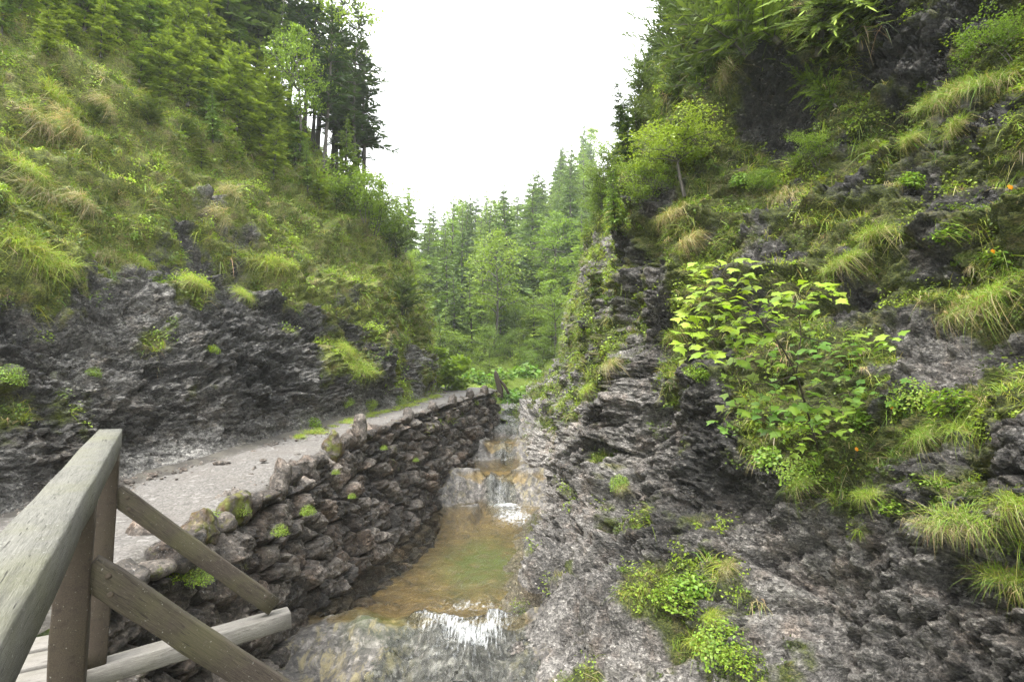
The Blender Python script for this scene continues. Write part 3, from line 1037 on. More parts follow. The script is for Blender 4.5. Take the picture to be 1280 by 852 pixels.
while y < 25:
    w = rr.uniform(.24, .5) * (1.2 if y < 6 else 1)
    if all(abs(y - q) > (w + ww) * .42 for q, ww in seen_y):
        T, B, t, up, n, h = wall_frame(y)
        hgt = rr.uniform(.12, .3) * (1 if y < 13 else .6)
        ax = np.array([t, n, np.array([0, 0, 1.0])])
        V, Tt = stone((w * .55, .2, hgt * .6), ax, T + np.array([0, 0, hgt * .1 - .06]) - n * (.05 if y > 6 else .0), 1500 + k, 3, .58, .34)
        mk("coping_stone", V - np.array(wr.location), Tt, M_STONE, wr, dict(rnd=np.full(len(V), .1 + .5 * rr.random()), moss=np.full(len(V), .25 + .25 * rr.random())), True)
        seen_y.append((y, w))
        k += 1
    y += .12

# ------------------------------------------------------------------ wooden footbridge with its railing
dR = ray(200, 454)
dR /= np.linalg.norm(dR)
nR = np.array([dR[1], -dR[0], 0])
nR /= np.linalg.norm(nR)
upR = np.cross(nR, dR)
E1 = W(154, 535, 3.3)          # far top right corner of the handrail
Z = np.array([0, 0, 1.0])


def beam(name, a, b, w, h, mat, parent, upv=Z, bev=.006, seg=14, wob=.003):
    """squared timber from a to b (centre line), slightly worn; local x runs along it"""
    a, b = np.asarray(a, float), np.asarray(b, float)
    t = b - a
    L = np.linalg.norm(t)
    t /= L
    s = np.cross(upv, t)
    s /= np.linalg.norm(s)
    u = np.cross(t, s)
    ring = []
    for sx_, sy_ in ((1, 1), (-1, 1), (-1, -1), (1, -1)):
        for q in ((0, 1), (1, 0)) if sx_ * sy_ > 0 else ((1, 0), (0, 1)):
            ring.append((sx_ * (w / 2 - bev * q[0]), sy_ * (h / 2 - bev * q[1])))
    ring = np.array(ring)
    ring = ring[np.argsort(np.arctan2(ring[:, 1], ring[:, 0]))]
    V = []
    xs_ = np.linspace(0, L, seg)
    for i, x in enumerate(xs_):
        k_ = 1.0 if 0 < i < seg - 1 else .96
        V += [(x, p * k_, q * k_) for p, q in ring]
    V = np.array(V)
    V[:, 1:] += wob * np.stack([perlin(V * 6 + a.sum(), 500), perlin(V * 6 + 7 + a.sum(), 501)], 1) * 2
    n = len(ring)
    i = np.arange(seg - 1)[:, None] * n
    j = np.arange(n)[None]
    kk = (j + 1) % n
    Q = np.stack([i + j, i + n + j, i + n + kk, i + kk], -1).reshape(-1, 4)
    c0, c1 = len(V), len(V) + 1
    V = np.concatenate([V, [[0, 0, 0], [L, 0, 0]]])
    T = [[c0, q, (q + 1) % n] for q in range(n)] + [[c1, (seg - 1) * n + (q + 1) % n, (seg - 1) * n + q] for q in range(n)]
    o = mk(name, V, T, mat, parent, None, False, Q)
    M = Matrix(((t[0], s[0], u[0], a[0]), (t[1], s[1], u[1], a[1]), (t[2], s[2], u[2], a[2]), (0, 0, 0, 1)))
    o.matrix_local = Matrix.Translation(-Vector(parent.location)) @ M
    return o


br = empty("footbridge", "weathered grey timber footbridge railing with slanting braces in the near corner", "footbridge", tuple(E1 + Z * -1.35))
rw, rh = .12, .115
c0 = E1 - nR * rw / 2 - upR * rh / 2
beam("handrail", c0, c0 - dR * 3.6, rw, rh, M_RAIL, br, upR)
SP_ = 1.42
for k_, s in enumerate((.09, .09 + SP_ - .04, .09 + 2 * SP_)):
    b = E1 - dR * s - nR * .058 - upR * (rh - .004)
    bz = E1[2] - 1.27 - .04 * s
    foot = np.array([b[0], b[1], bz])
    beam("post", b, foot, .105, .105, M_POST, br, dR)
    # cross beam carrying the deck and sticking out over the stream
    ctr = foot - np.array([0, 0, .052])
    out = ctr + nR * 1.0 + Z * .10
    inn = ctr - nR * 1.5 - Z * .12
    beam("cross_beam", inn, out, .13, .10, M_BEAM, br)
    # slanting brace from the post to the outer end of the cross beam
    hi = b + nR * .05 + np.array([0, 0, -.25]) + dR * .0
    lo = out - nR * .10 + Z * .085
    tdir = (lo - hi) / np.linalg.norm(lo - hi)
    hi = hi - tdir * .02
    bo = beam("brace", hi, lo, .06, .105, M_BRACE, br)
    bl = float(np.linalg.norm(lo - hi))
    for q_, (u_, v_) in enumerate(((.07, .022), (.12, -.02), (bl - .09, .02))):
        vb_, tb_ = ICO[2]
        vb_ = vb_ * np.array([.011, .004, .011])
        for sd in (-1, 1):
            bt = mk("bolt", vb_ + np.array([u_, sd * .0315, v_]), tb_, M_TWIG, bo, None, True)
for k_ in range(16):
    s = -.25 + k_ * .225
    a = E1 - dR * s - nR * .12
    a[2] = E1[2] - 1.24 - .04 * s
    beam("deck_plank", a, a - nR * 1.35, .2, .045, M_BEAM, br)

# ------------------------------------------------------------------ grass and low herbs on the slopes
PAL = np.array([(.19, .265, .036), (.30, .355, .055), (.19, .205, .05), (.46, .39, .21), (.085, .13, .026), (.23, .325, .036)])


def blade_mesh(base, nrm, L, Wd, col, spread, sag, rng, updir=.6):
    N = len(base)
    up = np.array([0, 0, 1.0])
    dr = nrm * .55 + up * updir + rng.normal(size=(N, 3)) * spread
    dr /= np.linalg.norm(dr, axis=1)[:, None]
    side = np.cross(dr, rng.normal(size=(N, 3)))
    side /= np.linalg.norm(side, axis=1)[:, None] + 1e-9
    sg = (-up * sag[:, None] + nrm * .12) * L[:, None]
    V = np.zeros((N, 7, 3))
    for q, (t, w) in enumerate(((0, .5), (.42, .46), (.76, .28))):
        p = base + dr * (L * t)[:, None] + sg * t * t
        V[:, 2 * q] = p - side * (Wd * w)[:, None]
        V[:, 2 * q + 1] = p + side * (Wd * w)[:, None]
    V[:, 6] = base + dr * L[:, None] + sg
    T = np.array([[0, 1, 2], [1, 3, 2], [2, 3, 4], [3, 5, 4], [4, 5, 6]])
    T = (np.arange(N)[:, None, None] * 7 + T[None]).reshape(-1, 3)
    C = np.repeat(col[:, None, :], 7, 1)
    return V.reshape(-1, 3), T, C.reshape(-1, 3)


def scatter(D, n, which, rng, minveg=.42, near_pow=1.0, pw=1.0, zmin=-9):
    P = D['P'].reshape(D['nu'], D['nv'], 3)
    ar = np.linalg.norm(np.cross(np.gradient(P, axis=0), np.gradient(P, axis=1)), axis=2).ravel()
    a, b, c = proj(D['P'])
    ok = (c > 1) & (a > -60) & (a < 1340) & (b > -120) & (b < 900) & (D['veg'] > minveg)
    w = ar * ok * ((D['veg'] - minveg).clip(0, 1) + .08) ** pw / np.maximum(c, 2) ** near_pow
    # roots hold on the flatter places and ledges
    w = w * (.35 + np.clip(D['N'][:, 2] + .25, 0, 1.2)) * (.15 + np.clip(fbm(D['P'] * 1.6, 2, 777) + .35, 0, 1)) ** 1.5
    i = rng.choice(len(w), n, p=w / w.sum())
    return i, c[i]


def grass_object(name, D, ntuft, nb, rng, Lr, pal_w, seed, sag=.75, zboost=None):
    i, dep = scatter(D, ntuft, 0, rng)
    P, N = D['P'][i], D['N'][i]
    sp = fbm(P * .8, 3, seed)
    sp2 = fbm(P * 2.1, 2, seed + 7)
    # species patches
    w = np.tile(np.array(pal_w), (ntuft, 1))
    w[:, 3] *= np.clip(.3 + 3.0 * np.maximum(sp2, 0), 0, 4)
    w[:, 1] *= np.exp(3.2 * sp)
    w[:, 4] *= np.exp(-3.2 * sp)
    w /= w.sum(1)[:, None]
    pick = (w.cumsum(1) > rng.random((ntuft, 1))).argmax(1)
    tl = rng.uniform(*Lr, ntuft) * (.55 + .9 * rng.random(ntuft) ** 2) * (dep / 9) ** .25
    straw = pick == 3
    r = np.repeat(np.arange(ntuft), nb)
    n = len(r)
    sc = (dep[r] / 8) ** .55
    jit = rng.normal(size=(n, 3)) * (.045 * sc)[:, None] * (tl[r] / .25)[:, None]
    nn = N[r]
    jit -= nn * (jit * nn).sum(1)[:, None]
    base = P[r] + jit - nn * .01
    col = PAL[pick][r] * rng.uniform(.72, 1.25, (n, 1)) * (1 + .12 * rng.normal(size=(n, 3)))
    dead = rng.random(n) < .10
    col[dead] = PAL[3] * rng.uniform(.6, 1.1, (dead.sum(), 1))
    L = tl[r] * rng.uniform(.55, 1.15, n)
    sg = sag * rng.uniform(.6, 1.3, n) + .5 * straw[r]
    V, T, C = blade_mesh(base, nn, L, .0062 * sc * rng.uniform(.7, 1.5, n), col.clip(.01, .6), .42, sg, rng)
    o = mk(name, V, T, M_LEAF, None, dict(col=C))
    return tag(o, None, None, None, "stuff")


grass_object("grass", LEFT, 10500, 20, np.random.default_rng(21), (.22, .42), (.26, .34, .14, .12, .08, .14), 600)
grass_object("grass", RIGHT, 9500, 24, np.random.default_rng(22), (.16, .36), (.30, .20, .14, .09, .16, .16), 620, .85)


def herb_mesh(base, nrm, size, col, rng, flat=.5):
    N = len(base)
    up = np.array([0, 0, 1.0])
    n = nrm * .5 + up * .7 + rng.normal(size=(N, 3)) * flat
    n /= np.linalg.norm(n, axis=1)[:, None]
    t = np.cross(n, rng.normal(size=(N, 3)))
    t /= np.linalg.norm(t, axis=1)[:, None] + 1e-9
    b = np.cross(n, t)
    s = size[:, None]
    V = np.zeros((N, 6, 3))
    wd = rng.uniform(.26, .46, N)[:, None]
    V[:, 0] = base
    V[:, 1] = base + t * s * .45 + b * s * wd + n * s * .10
    V[:, 2] = base + t * s * .45 - b * s * wd + n * s * .10
    V[:, 3] = base + t * s * 1.0 - n * s * .08
    V[:, 4] = base + t * s * .8 + b * s * wd * .55 + n * s * .03
    V[:, 5] = base + t * s * .8 - b * s * wd * .55 + n * s * .03
    T = np.array([[0, 1, 3], [0, 3, 2], [1, 4, 3], [2, 3, 5]])
    T = (np.arange(N)[:, None, None] * 6 + T[None]).reshape(-1, 3)
    return V.reshape(-1, 3), T, np.repeat(col[:, None], 6, 1).reshape(-1, 3)


def herb_object(name, D, ncl, nl, rng, sz, seed, bright=1.0):
    i, dep = scatter(D, ncl, 0, rng, .36, 1.1, .6)
    P, N = D['P'][i], D['N'][i]
    r = np.repeat(np.arange(ncl), nl)
    n = len(r)
    sc = (dep[r] / 7) ** .6
    rad = rng.uniform(.05, .20, ncl)[r]
    off = rng.normal(size=(n, 3))
    off /= np.linalg.norm(off, axis=1)[:, None]
    off = off * (rad * rng.random(n) ** .4 * sc)[:, None]
    nn = N[r]
    dn = (off * nn).sum(1)
    off += nn * (np.abs(dn) - dn + .01)[:, None]
    sp = fbm(P * 1.3, 2, seed)
    base_c = np.where((sp > .05)[:, None], np.array([.20, .275, .038]), np.where((sp > -.15)[:, None], np.array([.11, .17, .028]), np.array([.07, .10, .024])))
    base_c = base_c * rng.uniform(.7, 1.35, (ncl, 1))
    col = base_c[r] * rng.uniform(.75, 1.25, (n, 1)) * bright
    V, T, C = herb_mesh(P[r] + off, nn, sz * sc * rng.uniform(.6, 1.4, n), col, rng)
    return tag(mk(name, V, T, M_HERB, None, dict(col=C)), None, None, None, "stuff")


herb_object("undergrowth", LEFT, 9000, 22, np.random.default_rng(31), .034, 640, 1.25)
herb_object("undergrowth", RIGHT, 9000, 22, np.random.default_rng(32), .032, 650, 1.1)

gx, gy = np.meshgrid(np.linspace(-16, 16, 260), np.linspace(27.5, 62, 260), indexing='ij')
Ph = np.stack([gx.ravel(), gy.ravel(), hill_z(gx.ravel(), gy.ravel())], 1)
Ph[:, 2] += .5 * fbm(np.stack([Ph[:, 0], Ph[:, 1], 0 * Ph[:, 0]], 1) * .15, 4, 300) * smooth01((Ph[:, 1] - 29) / 6) - .05
tr = np.exp(-((Ph[:, 0] - .1 - .05 * np.maximum(Ph[:, 1] - 28, 0)) / 1.1) ** 2) * smooth01((44 - Ph[:, 1]) / 12)
Ph[:, 2] += -1.25 * tr - .35 * smooth01((29 - Ph[:, 1]) / 3)
FLOORD = dict(P=Ph, N=np.tile(np.array([0, 0, 1.0]), (len(Ph), 1)), veg=np.where(tr > .35, 0, 1.0) * np.where((np.abs(Ph[:, 0] + 1.8) < 1.6) & (Ph[:, 1] < 30), 0, 1), nu=260, nv=260)
herb_object("undergrowth", FLOORD, 3600, 24, np.random.default_rng(33), .045, 660, 1.15)
grass_object("grass", FLOORD, 1800, 14, np.random.default_rng(23), (.3, .55), (.3, .34, .1, .05, .05, .2), 670)
# ------------------------------------------------------------------ trees: tapered trunk with limbs + crown of small sprays
def diamonds(p, t, n, L, wd, col, tipcol):
    """flat elongated sprays: base p, direction t, facing n"""
    b = np.cross(n, t)
    b /= np.linalg.norm(b, axis=1)[:, None] + 1e-9
    N = len(p)
    V = np.zeros((N, 4, 3))
    V[:, 0] = p
    V[:, 1] = p + t * (L * .5)[:, None] + b * (L * wd)[:, None]
    V[:, 2] = p + t * L[:, None]
    V[:, 3] = p + t * (L * .5)[:, None] - b * (L * wd)[:, None]
    Q = np.arange(N)[:, None] * 4 + np.arange(4)[None]
    C = np.repeat(col[:, None], 4, 1)
    C[:, 2] = tipcol
    return V.reshape(-1, 3), Q, C.reshape(-1, 3)


def conifer(name, label, seed, rmax=.2, start=.1, whorls=22, per=6, rise=.15, droop=.5, nt=6, wd=.16, c0=(.04, .075, .02), c1=(.09, .15, .03),
            exp=.85, lean=.0, twig=.5, gaps=.0, lay=.25, trunk_r=.016, cat='tree', bark=None):
    """unit-height conifer"""
    r = np.random.default_rng(seed)
    root = empty(name, label, cat)
    tr = MB()
    zz = np.linspace(0, 1, 12)
    bend = np.stack([lean * zz ** 2 + .008 * np.sin(zz * 7 + seed), .008 * np.cos(zz * 5 + seed), zz], 1)
    bend[0, 2] = -.03
    tr.tube(bend, trunk_r * (1 - zz * .93) * np.where(zz < .02, 1.25, 1), 7)
    cr = MB()
    c0, c1 = np.array(c0), np.array(c1)
    for k in range(whorls):
        f = k / (whorls - 1)
        z = start + (1 - start) * f ** .92 * .985
        prof = min(1.0, ((1 - f) ** exp) * 1.05 + .03) * min(1, .55 + f * 3.2)
        n = max(3, int(per * (1 - .4 * f)))
        a0 = r.random() * 6.28
        for j in range(n):
            if r.random() < gaps * (1 - f * .6):
                continue
            a = a0 + 6.283 * j / n + r.normal(0, .22)
            L = rmax * prof * r.uniform(.62, 1.16)
            z0 = z + r.normal(0, .35 / whorls)
            ts = np.linspace(0, 1, nt + 2)
            rad = np.array([math.cos(a), math.sin(a), 0])
            base = np.array([np.interp(z0, zz, bend[:, 0]), np.interp(z0, zz, bend[:, 1]), z0])
            rs = rise * (1 - .2 * f) + .35 * f * f
            pts = base + rad[None] * (L * ts)[:, None] + np.array([0, 0, 1.0])[None] * (L * (rs * ts - droop * (1 - .55 * f) * ts ** 2))[:, None]
            if L > .03:
                tr.tube(pts[:: max(1, (nt + 1) // 3)], np.linspace(.0048 * (.35 + L * 3), .0006, len(pts[:: max(1, (nt + 1) // 3)])), 3)
            ax = np.cross(rad, [0, 0, 1.0])
            for s in (-1, 1):
                for q in (0, 1, 2):
                    tt = (np.arange(nt) + .4 + .33 * q) / (nt + .4)
                    m = len(tt)
                    p = np.stack([np.interp(tt, ts, pts[:, d]) for d in range(3)], 1)
                    an = (1.0 - .35 * tt) * (1 + .25 * r.normal(size=m))
                    t = rad[None] * np.cos(an)[:, None] + s * ax[None] * np.sin(an)[:, None]
                    t[:, 2] += (rs - 2 * droop * (1 - .55 * f) * tt) * .55 + lay * r.normal(size=m)
                    t /= np.linalg.norm(t, axis=1)[:, None]
                    nn = np.array([0, 0, 1.0]) + .45 * r.normal(size=(m, 3))
                    nn -= t * (nn * t).sum(1)[:, None]
                    nn /= np.linalg.norm(nn, axis=1)[:, None]
                    l = L * twig * (1 - .62 * tt) * r.uniform(.5, 1.15, m) + .006
                    mixc = (r.random(m) * .7 + .3 * tt)[:, None]
                    col = (c0 * (1 - mixc) + c1 * mixc) * r.uniform(.8, 1.2, (m, 1))
                    V, Q, C = diamonds(p, t, nn, l, wd, col, col * .6 + c1 * .55)
                    cr.add(V, Q=Q, col=C)
            p = pts[-2:-1]
            t = pts[-1:] - pts[-2:-1]
            t /= np.linalg.norm(t)
            V, Q, C = diamonds(p, t, np.array([[0, 0, 1.0]]), np.array([L * .3 + .01]), wd, c1[None], c1[None] * 1.1)
            cr.add(V, Q=Q, col=C)
    kids = [tr.build('trunk', bark or M_BARK, root), cr.build('crown', M_NEEDLE, root)]
    return proto(root, kids)


def broadleaf(name, label, seed, spread=.33, start=.25, limbs=14, leaves=90, lsz=.030, c0=(.12, .19, .028), c1=(.25, .35, .045), flat=.5, cat='tree', round_=.75,
              trunk_r=.018, stems=1, bark=None, mat=None):
    """unit-height broadleaf tree or bush: limbs carry loose layered clumps of leaves"""
    r = np.random.default_rng(seed)
    root = empty(name, label, cat)
    tr, cr = MB(), MB()
    c0, c1 = np.array(c0), np.array(c1)
    for st in range(stems):
        a_ = r.random() * 6.28
        off = np.array([math.cos(a_), math.sin(a_), 0]) * (.0 if stems == 1 else .12 * spread / .33)
        zz = np.linspace(0, 1, 9)
        top = .93 if stems == 1 else r.uniform(.6, .95)
        tp = np.stack([off[0] * (.3 + zz) + .03 * np.sin(zz * 5 + seed + st), off[1] * (.3 + zz) + .03 * np.cos(zz * 4 + seed), zz * top - .02], 1)
        tr.tube(tp, trunk_r / math.sqrt(stems) * (1 - .9 * zz), 6)
        nl = max(4, limbs // stems)
        for k in range(nl):
            f = (k + r.random()) / nl
            z = start + (top - start) * f
            a = k * 2.4 + r.normal(0, .3)
            prof = math.sin(math.pi * min(.97, .18 + .78 * f)) ** round_
            L = spread * prof * r.uniform(.7, 1.15)
            base = np.array([np.interp(z, tp[:, 2], tp[:, 0]), np.interp(z, tp[:, 2], tp[:, 1]), z])
            rad = np.array([math.cos(a), math.sin(a), r.uniform(.15, .75)])
            ts = np.linspace(0, 1, 5)
            pts = base + rad[None] * (L * ts)[:, None] + np.array([0, 0, -.25])[None] * (L * ts ** 2)[:, None]
            tr.tube(pts, np.linspace(trunk_r * .35, .0015, 5), 4)
            for q in range(4):
                t_ = .38 + .2 * q + r.normal(0, .05)
                cpt = np.array([np.interp(t_, ts, pts[:, d]) for d in range(3)]) + r.normal(size=3) * L * .16
                lp_ = np.array([np.interp(min(t_, 1), ts, pts[:, d]) for d in range(3)])
                tr.tube(np.array([lp_ * .7 + pts[1] * .3, (lp_ + cpt) / 2, cpt]), np.array([.0030, .0022, .001]), 3)
                m = int(leaves / 4 * r.uniform(.6, 1.3))
                cs = L * .30 * r.uniform(.7, 1.3) + .02
                dd = r.normal(size=(m, 3))
                dd /= np.linalg.norm(dd, axis=1)[:, None]
                p = cpt + dd * (cs * r.random((m, 1)) ** .45) * np.array([1.15, 1.15, flat])
                n = np.array([0, 0, 1.0]) + .55 * r.normal(size=(m, 3))
                t = r.normal(size=(m, 3)) + dd * .8
                n /= np.linalg.norm(n, axis=1)[:, None]
                t -= n * (t * n).sum(1)[:, None]
                t /= np.linalg.norm(t, axis=1)[:, None]
                tone_ = r.random() * .6
                mixc = (r.random((m, 1)) * .5 + tone_).clip(0, 1)
                col = (c0 * (1 - mixc) + c1 * mixc)
                V, Q, C = diamonds(p, t, n, lsz * r.uniform(.6, 1.3, m), .33, col, col * 1.05)
                cr.add(V, Q=Q, col=C)
    kids = [tr.build('trunk' if stems == 1 else 'stems', bark or M_BARK, root), cr.build('crown' if stems == 1 else 'foliage', mat or M_BROAD, root)]
    return proto(root, kids)


rt = np.random.default_rng(77)
DK, MD = ((.06, .10, .032), (.15, .22, .05)), ((.08, .135, .032), (.20, .285, .055))
BR = ((.075, .12, .022), (.20, .28, .04))
spr = [conifer('spruce', '', 1 + k, rmax=.20, start=.06, whorls=24, per=6, rise=.12, droop=.55, nt=5, c0=DK[0], c1=DK[1]) for k in range(2)]
sprm = [conifer('spruce', '', 11 + k, rmax=.23, start=.05, whorls=20, per=6, rise=.15, droop=.5, nt=5, c0=MD[0], c1=MD[1], gaps=.1) for k in range(2)]
thin = [conifer('pine', '', 21 + k, rmax=.17, start=.28, whorls=17, per=5, rise=.22, droop=.30, nt=5, wd=.13, c0=(.025, .05, .02), c1=(.06, .095, .03), gaps=.22, exp=.6, trunk_r=.013) for k in range(3)]
young = [conifer('young_spruce', '', 31 + k, rmax=.31, start=.05, whorls=14, per=7, rise=.22, droop=.34, nt=6, wd=.15, c0=(.085, .135, .026), c1=(.29, .37, .052), exp=.62, lay=.10, twig=.46, gaps=.08, trunk_r=.02) for k in range(3)]
larch = [conifer('larch', '', 41 + k, rmax=.24, start=.08, whorls=22, per=5, rise=.25, droop=.35, nt=5, wd=.12, c0=(.13, .20, .036), c1=(.27, .37, .06), gaps=.15) for k in range(2)]
broad = [broadleaf('broadleaf_tree', '', 51 + k, spread=.27, limbs=24, leaves=230, lsz=.020) for k in range(3)]
bush = [broadleaf('bush', '', 61 + k, spread=.55, start=.12, limbs=22, leaves=230, lsz=.036, stems=4, c0=(.09, .145, .026), c1=(.21, .30, .045), cat='bush', flat=.7) for k in range(2)]
darkbush = [conifer('mountain_pine', '', 71 + k, rmax=.62, start=.04, whorls=9, per=8, rise=.55, droop=.05, nt=8, wd=.10, c0=(.05, .08, .028), c1=(.13, .175, .045), exp=.45, lay=.45, twig=.36, trunk_r=.025, cat='bush') for k in range(2)]
fine = [conifer('young_spruce', '', 36 + k, rmax=.42, start=.05, whorls=15, per=7, rise=.25, droop=.32, nt=18, wd=.075, c0=(.08, .13, .026), c1=(.26, .34, .05), exp=.6, lay=.14, twig=.26, gaps=.06, trunk_r=.02) for k in range(2)]
ALLP = fine + spr + sprm + thin + young + larch + broad + bush + darkbush


def up_rot(tx=0.0, ty=0.0):
    return (tx + rt.normal(0, .03), ty + rt.normal(0, .03), rt.random() * 6.28)


PATHTUFTS = []
# --- forest filling the valley beyond the end of the path
FG = 'trees of the forest beyond the path'
FL = {'s': 'dark green spruce with drooping boughs in the forest beyond the path', 'm': 'mid green spruce in the forest beyond the path',
      'l': 'feathery pale green larch in the forest beyond the path', 'b': 'light green broadleaf tree in the forest beyond the path'}
spots = []
for Yt in np.concatenate([np.arange(37, 60, 3.3), np.arange(60, 98, 4.2)]):
    x = -.30 * Yt + rt.random() * 3
    while x < .16 * Yt + 2:
        spots.append((x + rt.normal(0, .8), Yt + rt.normal(0, 1.2)))
        x += 2.7 + Yt * .012 + rt.random() * 1.2
n_forest = 0
for x, y in spots:
    q = (640 + F * x / (y * .996))
    if not (452 < q < 745):
        continue
    if y < 46 and -1.6 < x - .03 * y < 1.6:
        continue
    h = rt.uniform(8.5, 14) * (1 if y > 50 else .42 + .58 * (y - 36) / 14)
    c = rt.random()
    kk = 's' if c < .40 else 'm' if c < .76 else 'l' if c < .93 else 'b'
    if y < 50 and c > .3:
        kk = 'l' if c < .6 else 'b' if c < .75 else 'm'
    pr = {'s': spr, 'm': sprm, 'l': larch, 'b': broad}[kk]
    wdt = rt.uniform(.85, 1.2)
    place(pr[rt.integers(len(pr))], FL[kk], (x, y, float(hill_z(np.array([x]), np.array([y]))[0]) - .3), up_rot(), (h * wdt, h * wdt, h), FG + ': ' + {'s': 'dark spruces', 'm': 'mid green spruces', 'l': 'larches', 'b': 'broadleaf trees'}[kk])
    n_forest += 1


def onhill(px, Y):
    x = (px - 640) / F * Y * 1.0
    return x, Y, float(hill_z(np.array([x]), np.array([float(Y)]))[0])


x, y, z = onhill(618, 42)
place(broad[0], 'tall bright green tree standing out at the front of the far forest', (x, y, z), up_rot(), (8.2, 8.2, 9.6))
x, y, z = onhill(590, 40)
place(larch[0], 'pale larch just left of the tall bright green tree', (x, y, z), up_rot(), 6.5)
x, y, z = onhill(668, 41)
place(young[0], 'low spreading green tree right of the tall bright green tree', (x, y, z + .4), up_rot(), 4.2)
x, y, z = onhill(690, 46)
place(young[1], 'small spruce at the foot of the right cliff before the forest', (x, y, z), up_rot(), 5)


for px_, Y, h, pr, lab in [(604, 40, 2.6, bush[0], 'light bush at the foot of the pale larch'), (640, 41, 2.2, bush[1], 'low bush before the forest above the broken stump'), (656, 44, 3.4, bush[0], 'bush on the bright bank right of the stump'), (662, 38, 1.8, bush[1], 'small bush on the bank beside the stream mouth'), (674, 39, 2.2, bush[0], 'bush at the foot of the right cliff near the stream mouth'), (600, 36, 1.6, bush[0], 'low bush behind the path end'), (612, 37, 2.4, young[2], 'young spruce behind the path end'), (650, 39, 2.4, young[1], 'young spruce on the bright bank before the forest'), (690, 41, 3.2, sprm[1], 'bushy spruce against the far right cliff'), (676, 43, 2.6, bush[1], 'bush between the bright bank and the right cliff'), (630, 45, 3.2, bush[1], 'bush behind the tall bright green tree'),
                           (575, 38, 3.0, bush[0], 'bush between the rock nose and the pale larch'), (555, 39, 4.5, larch[1], 'larch half hidden by the left rock nose'), (648, 47, 7.5, sprm[0], 'bushy spruce right behind the tall bright green tree'), (600, 46, 8.0, sprm[1], 'bushy spruce left behind the tall bright green tree'), (680, 50, 8.0, larch[0], 'larch over the bright bank at the right of the valley'), (632, 50, 9.0, spr[0], 'dark spruce straight behind the tall bright green tree')]:
    x, y, z = onhill(px, Y) if False else onhill(px_, Y)
    place(pr, lab, (x, y, z - .1), up_rot(), h)
for k_ in range(22):
    y = 11.8 + k_ * .45
    xk = float(np.interp(y, PY, PLX)) + .22 + .08 * math.sin(k_ * 2.1)
    PATHTUFTS.append((xk, y, float(np.interp(y, PY, PZ)) + .05, .42 + .13 * math.sin(k_ * 1.7)))


# --- trees along the crest of the left slope
def on(px, py, which, sink=.1):
    P, n, c = hit(px, py, which)
    return np.array(P) - np.array([0, 0, sink]), n, c


crest = [(456, 252, 7.6, 't', 'tall thin pine leaning out at the nose of the left crest'), (446, 244, 8.2, 't', None), (433, 234, 8.4, 't', None), (418, 214, 8.0, 't', None), (452, 248, 6.6, 't', 'rightmost thin pine of the left crest, standing against the sky'), (441, 240, 5.9, 't', 'thin pine second from the right on the left crest'),
         (428, 228, 6.8, 't', None), (412, 205, 6.4, 't', None), (398, 185, 7.2, 't', None), (385, 165, 8.5, 't', None), (365, 150, 7.8, 't', None), (350, 128, 8.0, 't', None),
         (330, 110, 8.5, 't', None), (312, 92, 8.5, 's', None), (295, 70, 8.5, 's', None), (270, 50, 8.5, 's', None), (436, 252, 3.4, 'm', None), (240, 30, 8, 's', None),
         (345, 165, 5.2, 's', None), (205, 12, 8, 's', None), (165, 2, 7, 'm', None), (448, 262, 2.6, 'l', None), (462, 270, 2.2, 'b', None), (472, 285, 2.0, 'b', None), (486, 300, 2.2, 'b', None), (500, 318, 1.8, 'k', None), (478, 272, 2.6, 'l', None)]
CL = {'t': ('thin dark pine with a bare lower trunk on the left crest', 'thin pines on the left crest', thin), 's': ('dense dark spruce on the left crest', 'dark spruces on the left crest', spr),
      'm': ('bushy mid green spruce on the left crest', 'bushy spruces on the left crest', sprm), 'l': ('pale feathery larch at the edge of the left crest', 'larches on the left crest', larch),
      'b': ('light green bush on the nose of the left slope', 'light bushes on the nose of the left slope', bush), 'k': ('dark bush on the nose of the left slope above the path bend', None, darkbush)}
for px_, py_, h, k_, lab in crest:
    P, n, c = on(px_, py_, 1, .15)
    L_, G_, pr = CL[k_]
    w_ = rt.uniform(.9, 1.15)
    place(pr[rt.integers(len(pr))], lab or L_, P, up_rot(), (h * w_, h * w_, h), None if lab else G_)
x_ = on(405, 170, 1)[0]
place(broad[1], 'tall light green broadleaf tree reaching out of the top of the left crest', x_, up_rot(0, .18), (7, 7, 8.4))
place(broad[2], 'light broadleaf tree among dark trunks on the left crest', on(375, 190, 1)[0], up_rot(), (3.6, 3.6, 4.8))

# --- young spruces with tiered boughs on the grassy left slope
YL = 'young spruce with tiered bright green boughs on the grassy left slope'
ys_ = [(330, 185, 3.0, 'large young spruce in front of the left crest trunks'), (262, 150, 2.0, None), (240, 128, 2.0, None), (285, 130, 2.2, None), (300, 160, 2.4, None), (212, 105, 2.0, None), (190, 60, 2.4, None),
       (150, 45, 2.2, None), (110, 30, 2.2, None), (70, 20, 2.0, None), (30, 12, 1.8, None), (8, 32, 1.6, 'young spruce at the left edge with a bare dark stem'), (65, 66, 1.1, None), (270, 175, 1.5, None), (225, 90, 2.4, None), (255, 95, 2.6, None),
       (300, 115, 2.8, None), (345, 215, 1.9, None), (315, 195, 1.3, None), (370, 200, 2.2, None), (180, 95, 1.5, None), (205, 125, 1.3, None), (130, 70, 1.5, None), (90, 50, 1.4, None), (165, 20, 2.6, None),
       (130, 8, 2.6, None), (235, 60, 2.8, None), (265, 70, 3.0, None), (390, 232, 1.7, None), (405, 250, 1.4, None), (425, 262, 1.3, None), (255, 205, .9, None), (290, 200, 1.0, None), (200, 40, 2.6, None), (50, 5, 2.0, None), (100, 8, 2.2, None), (320, 140, 2.6, None), (345, 180, 2.6, None)]
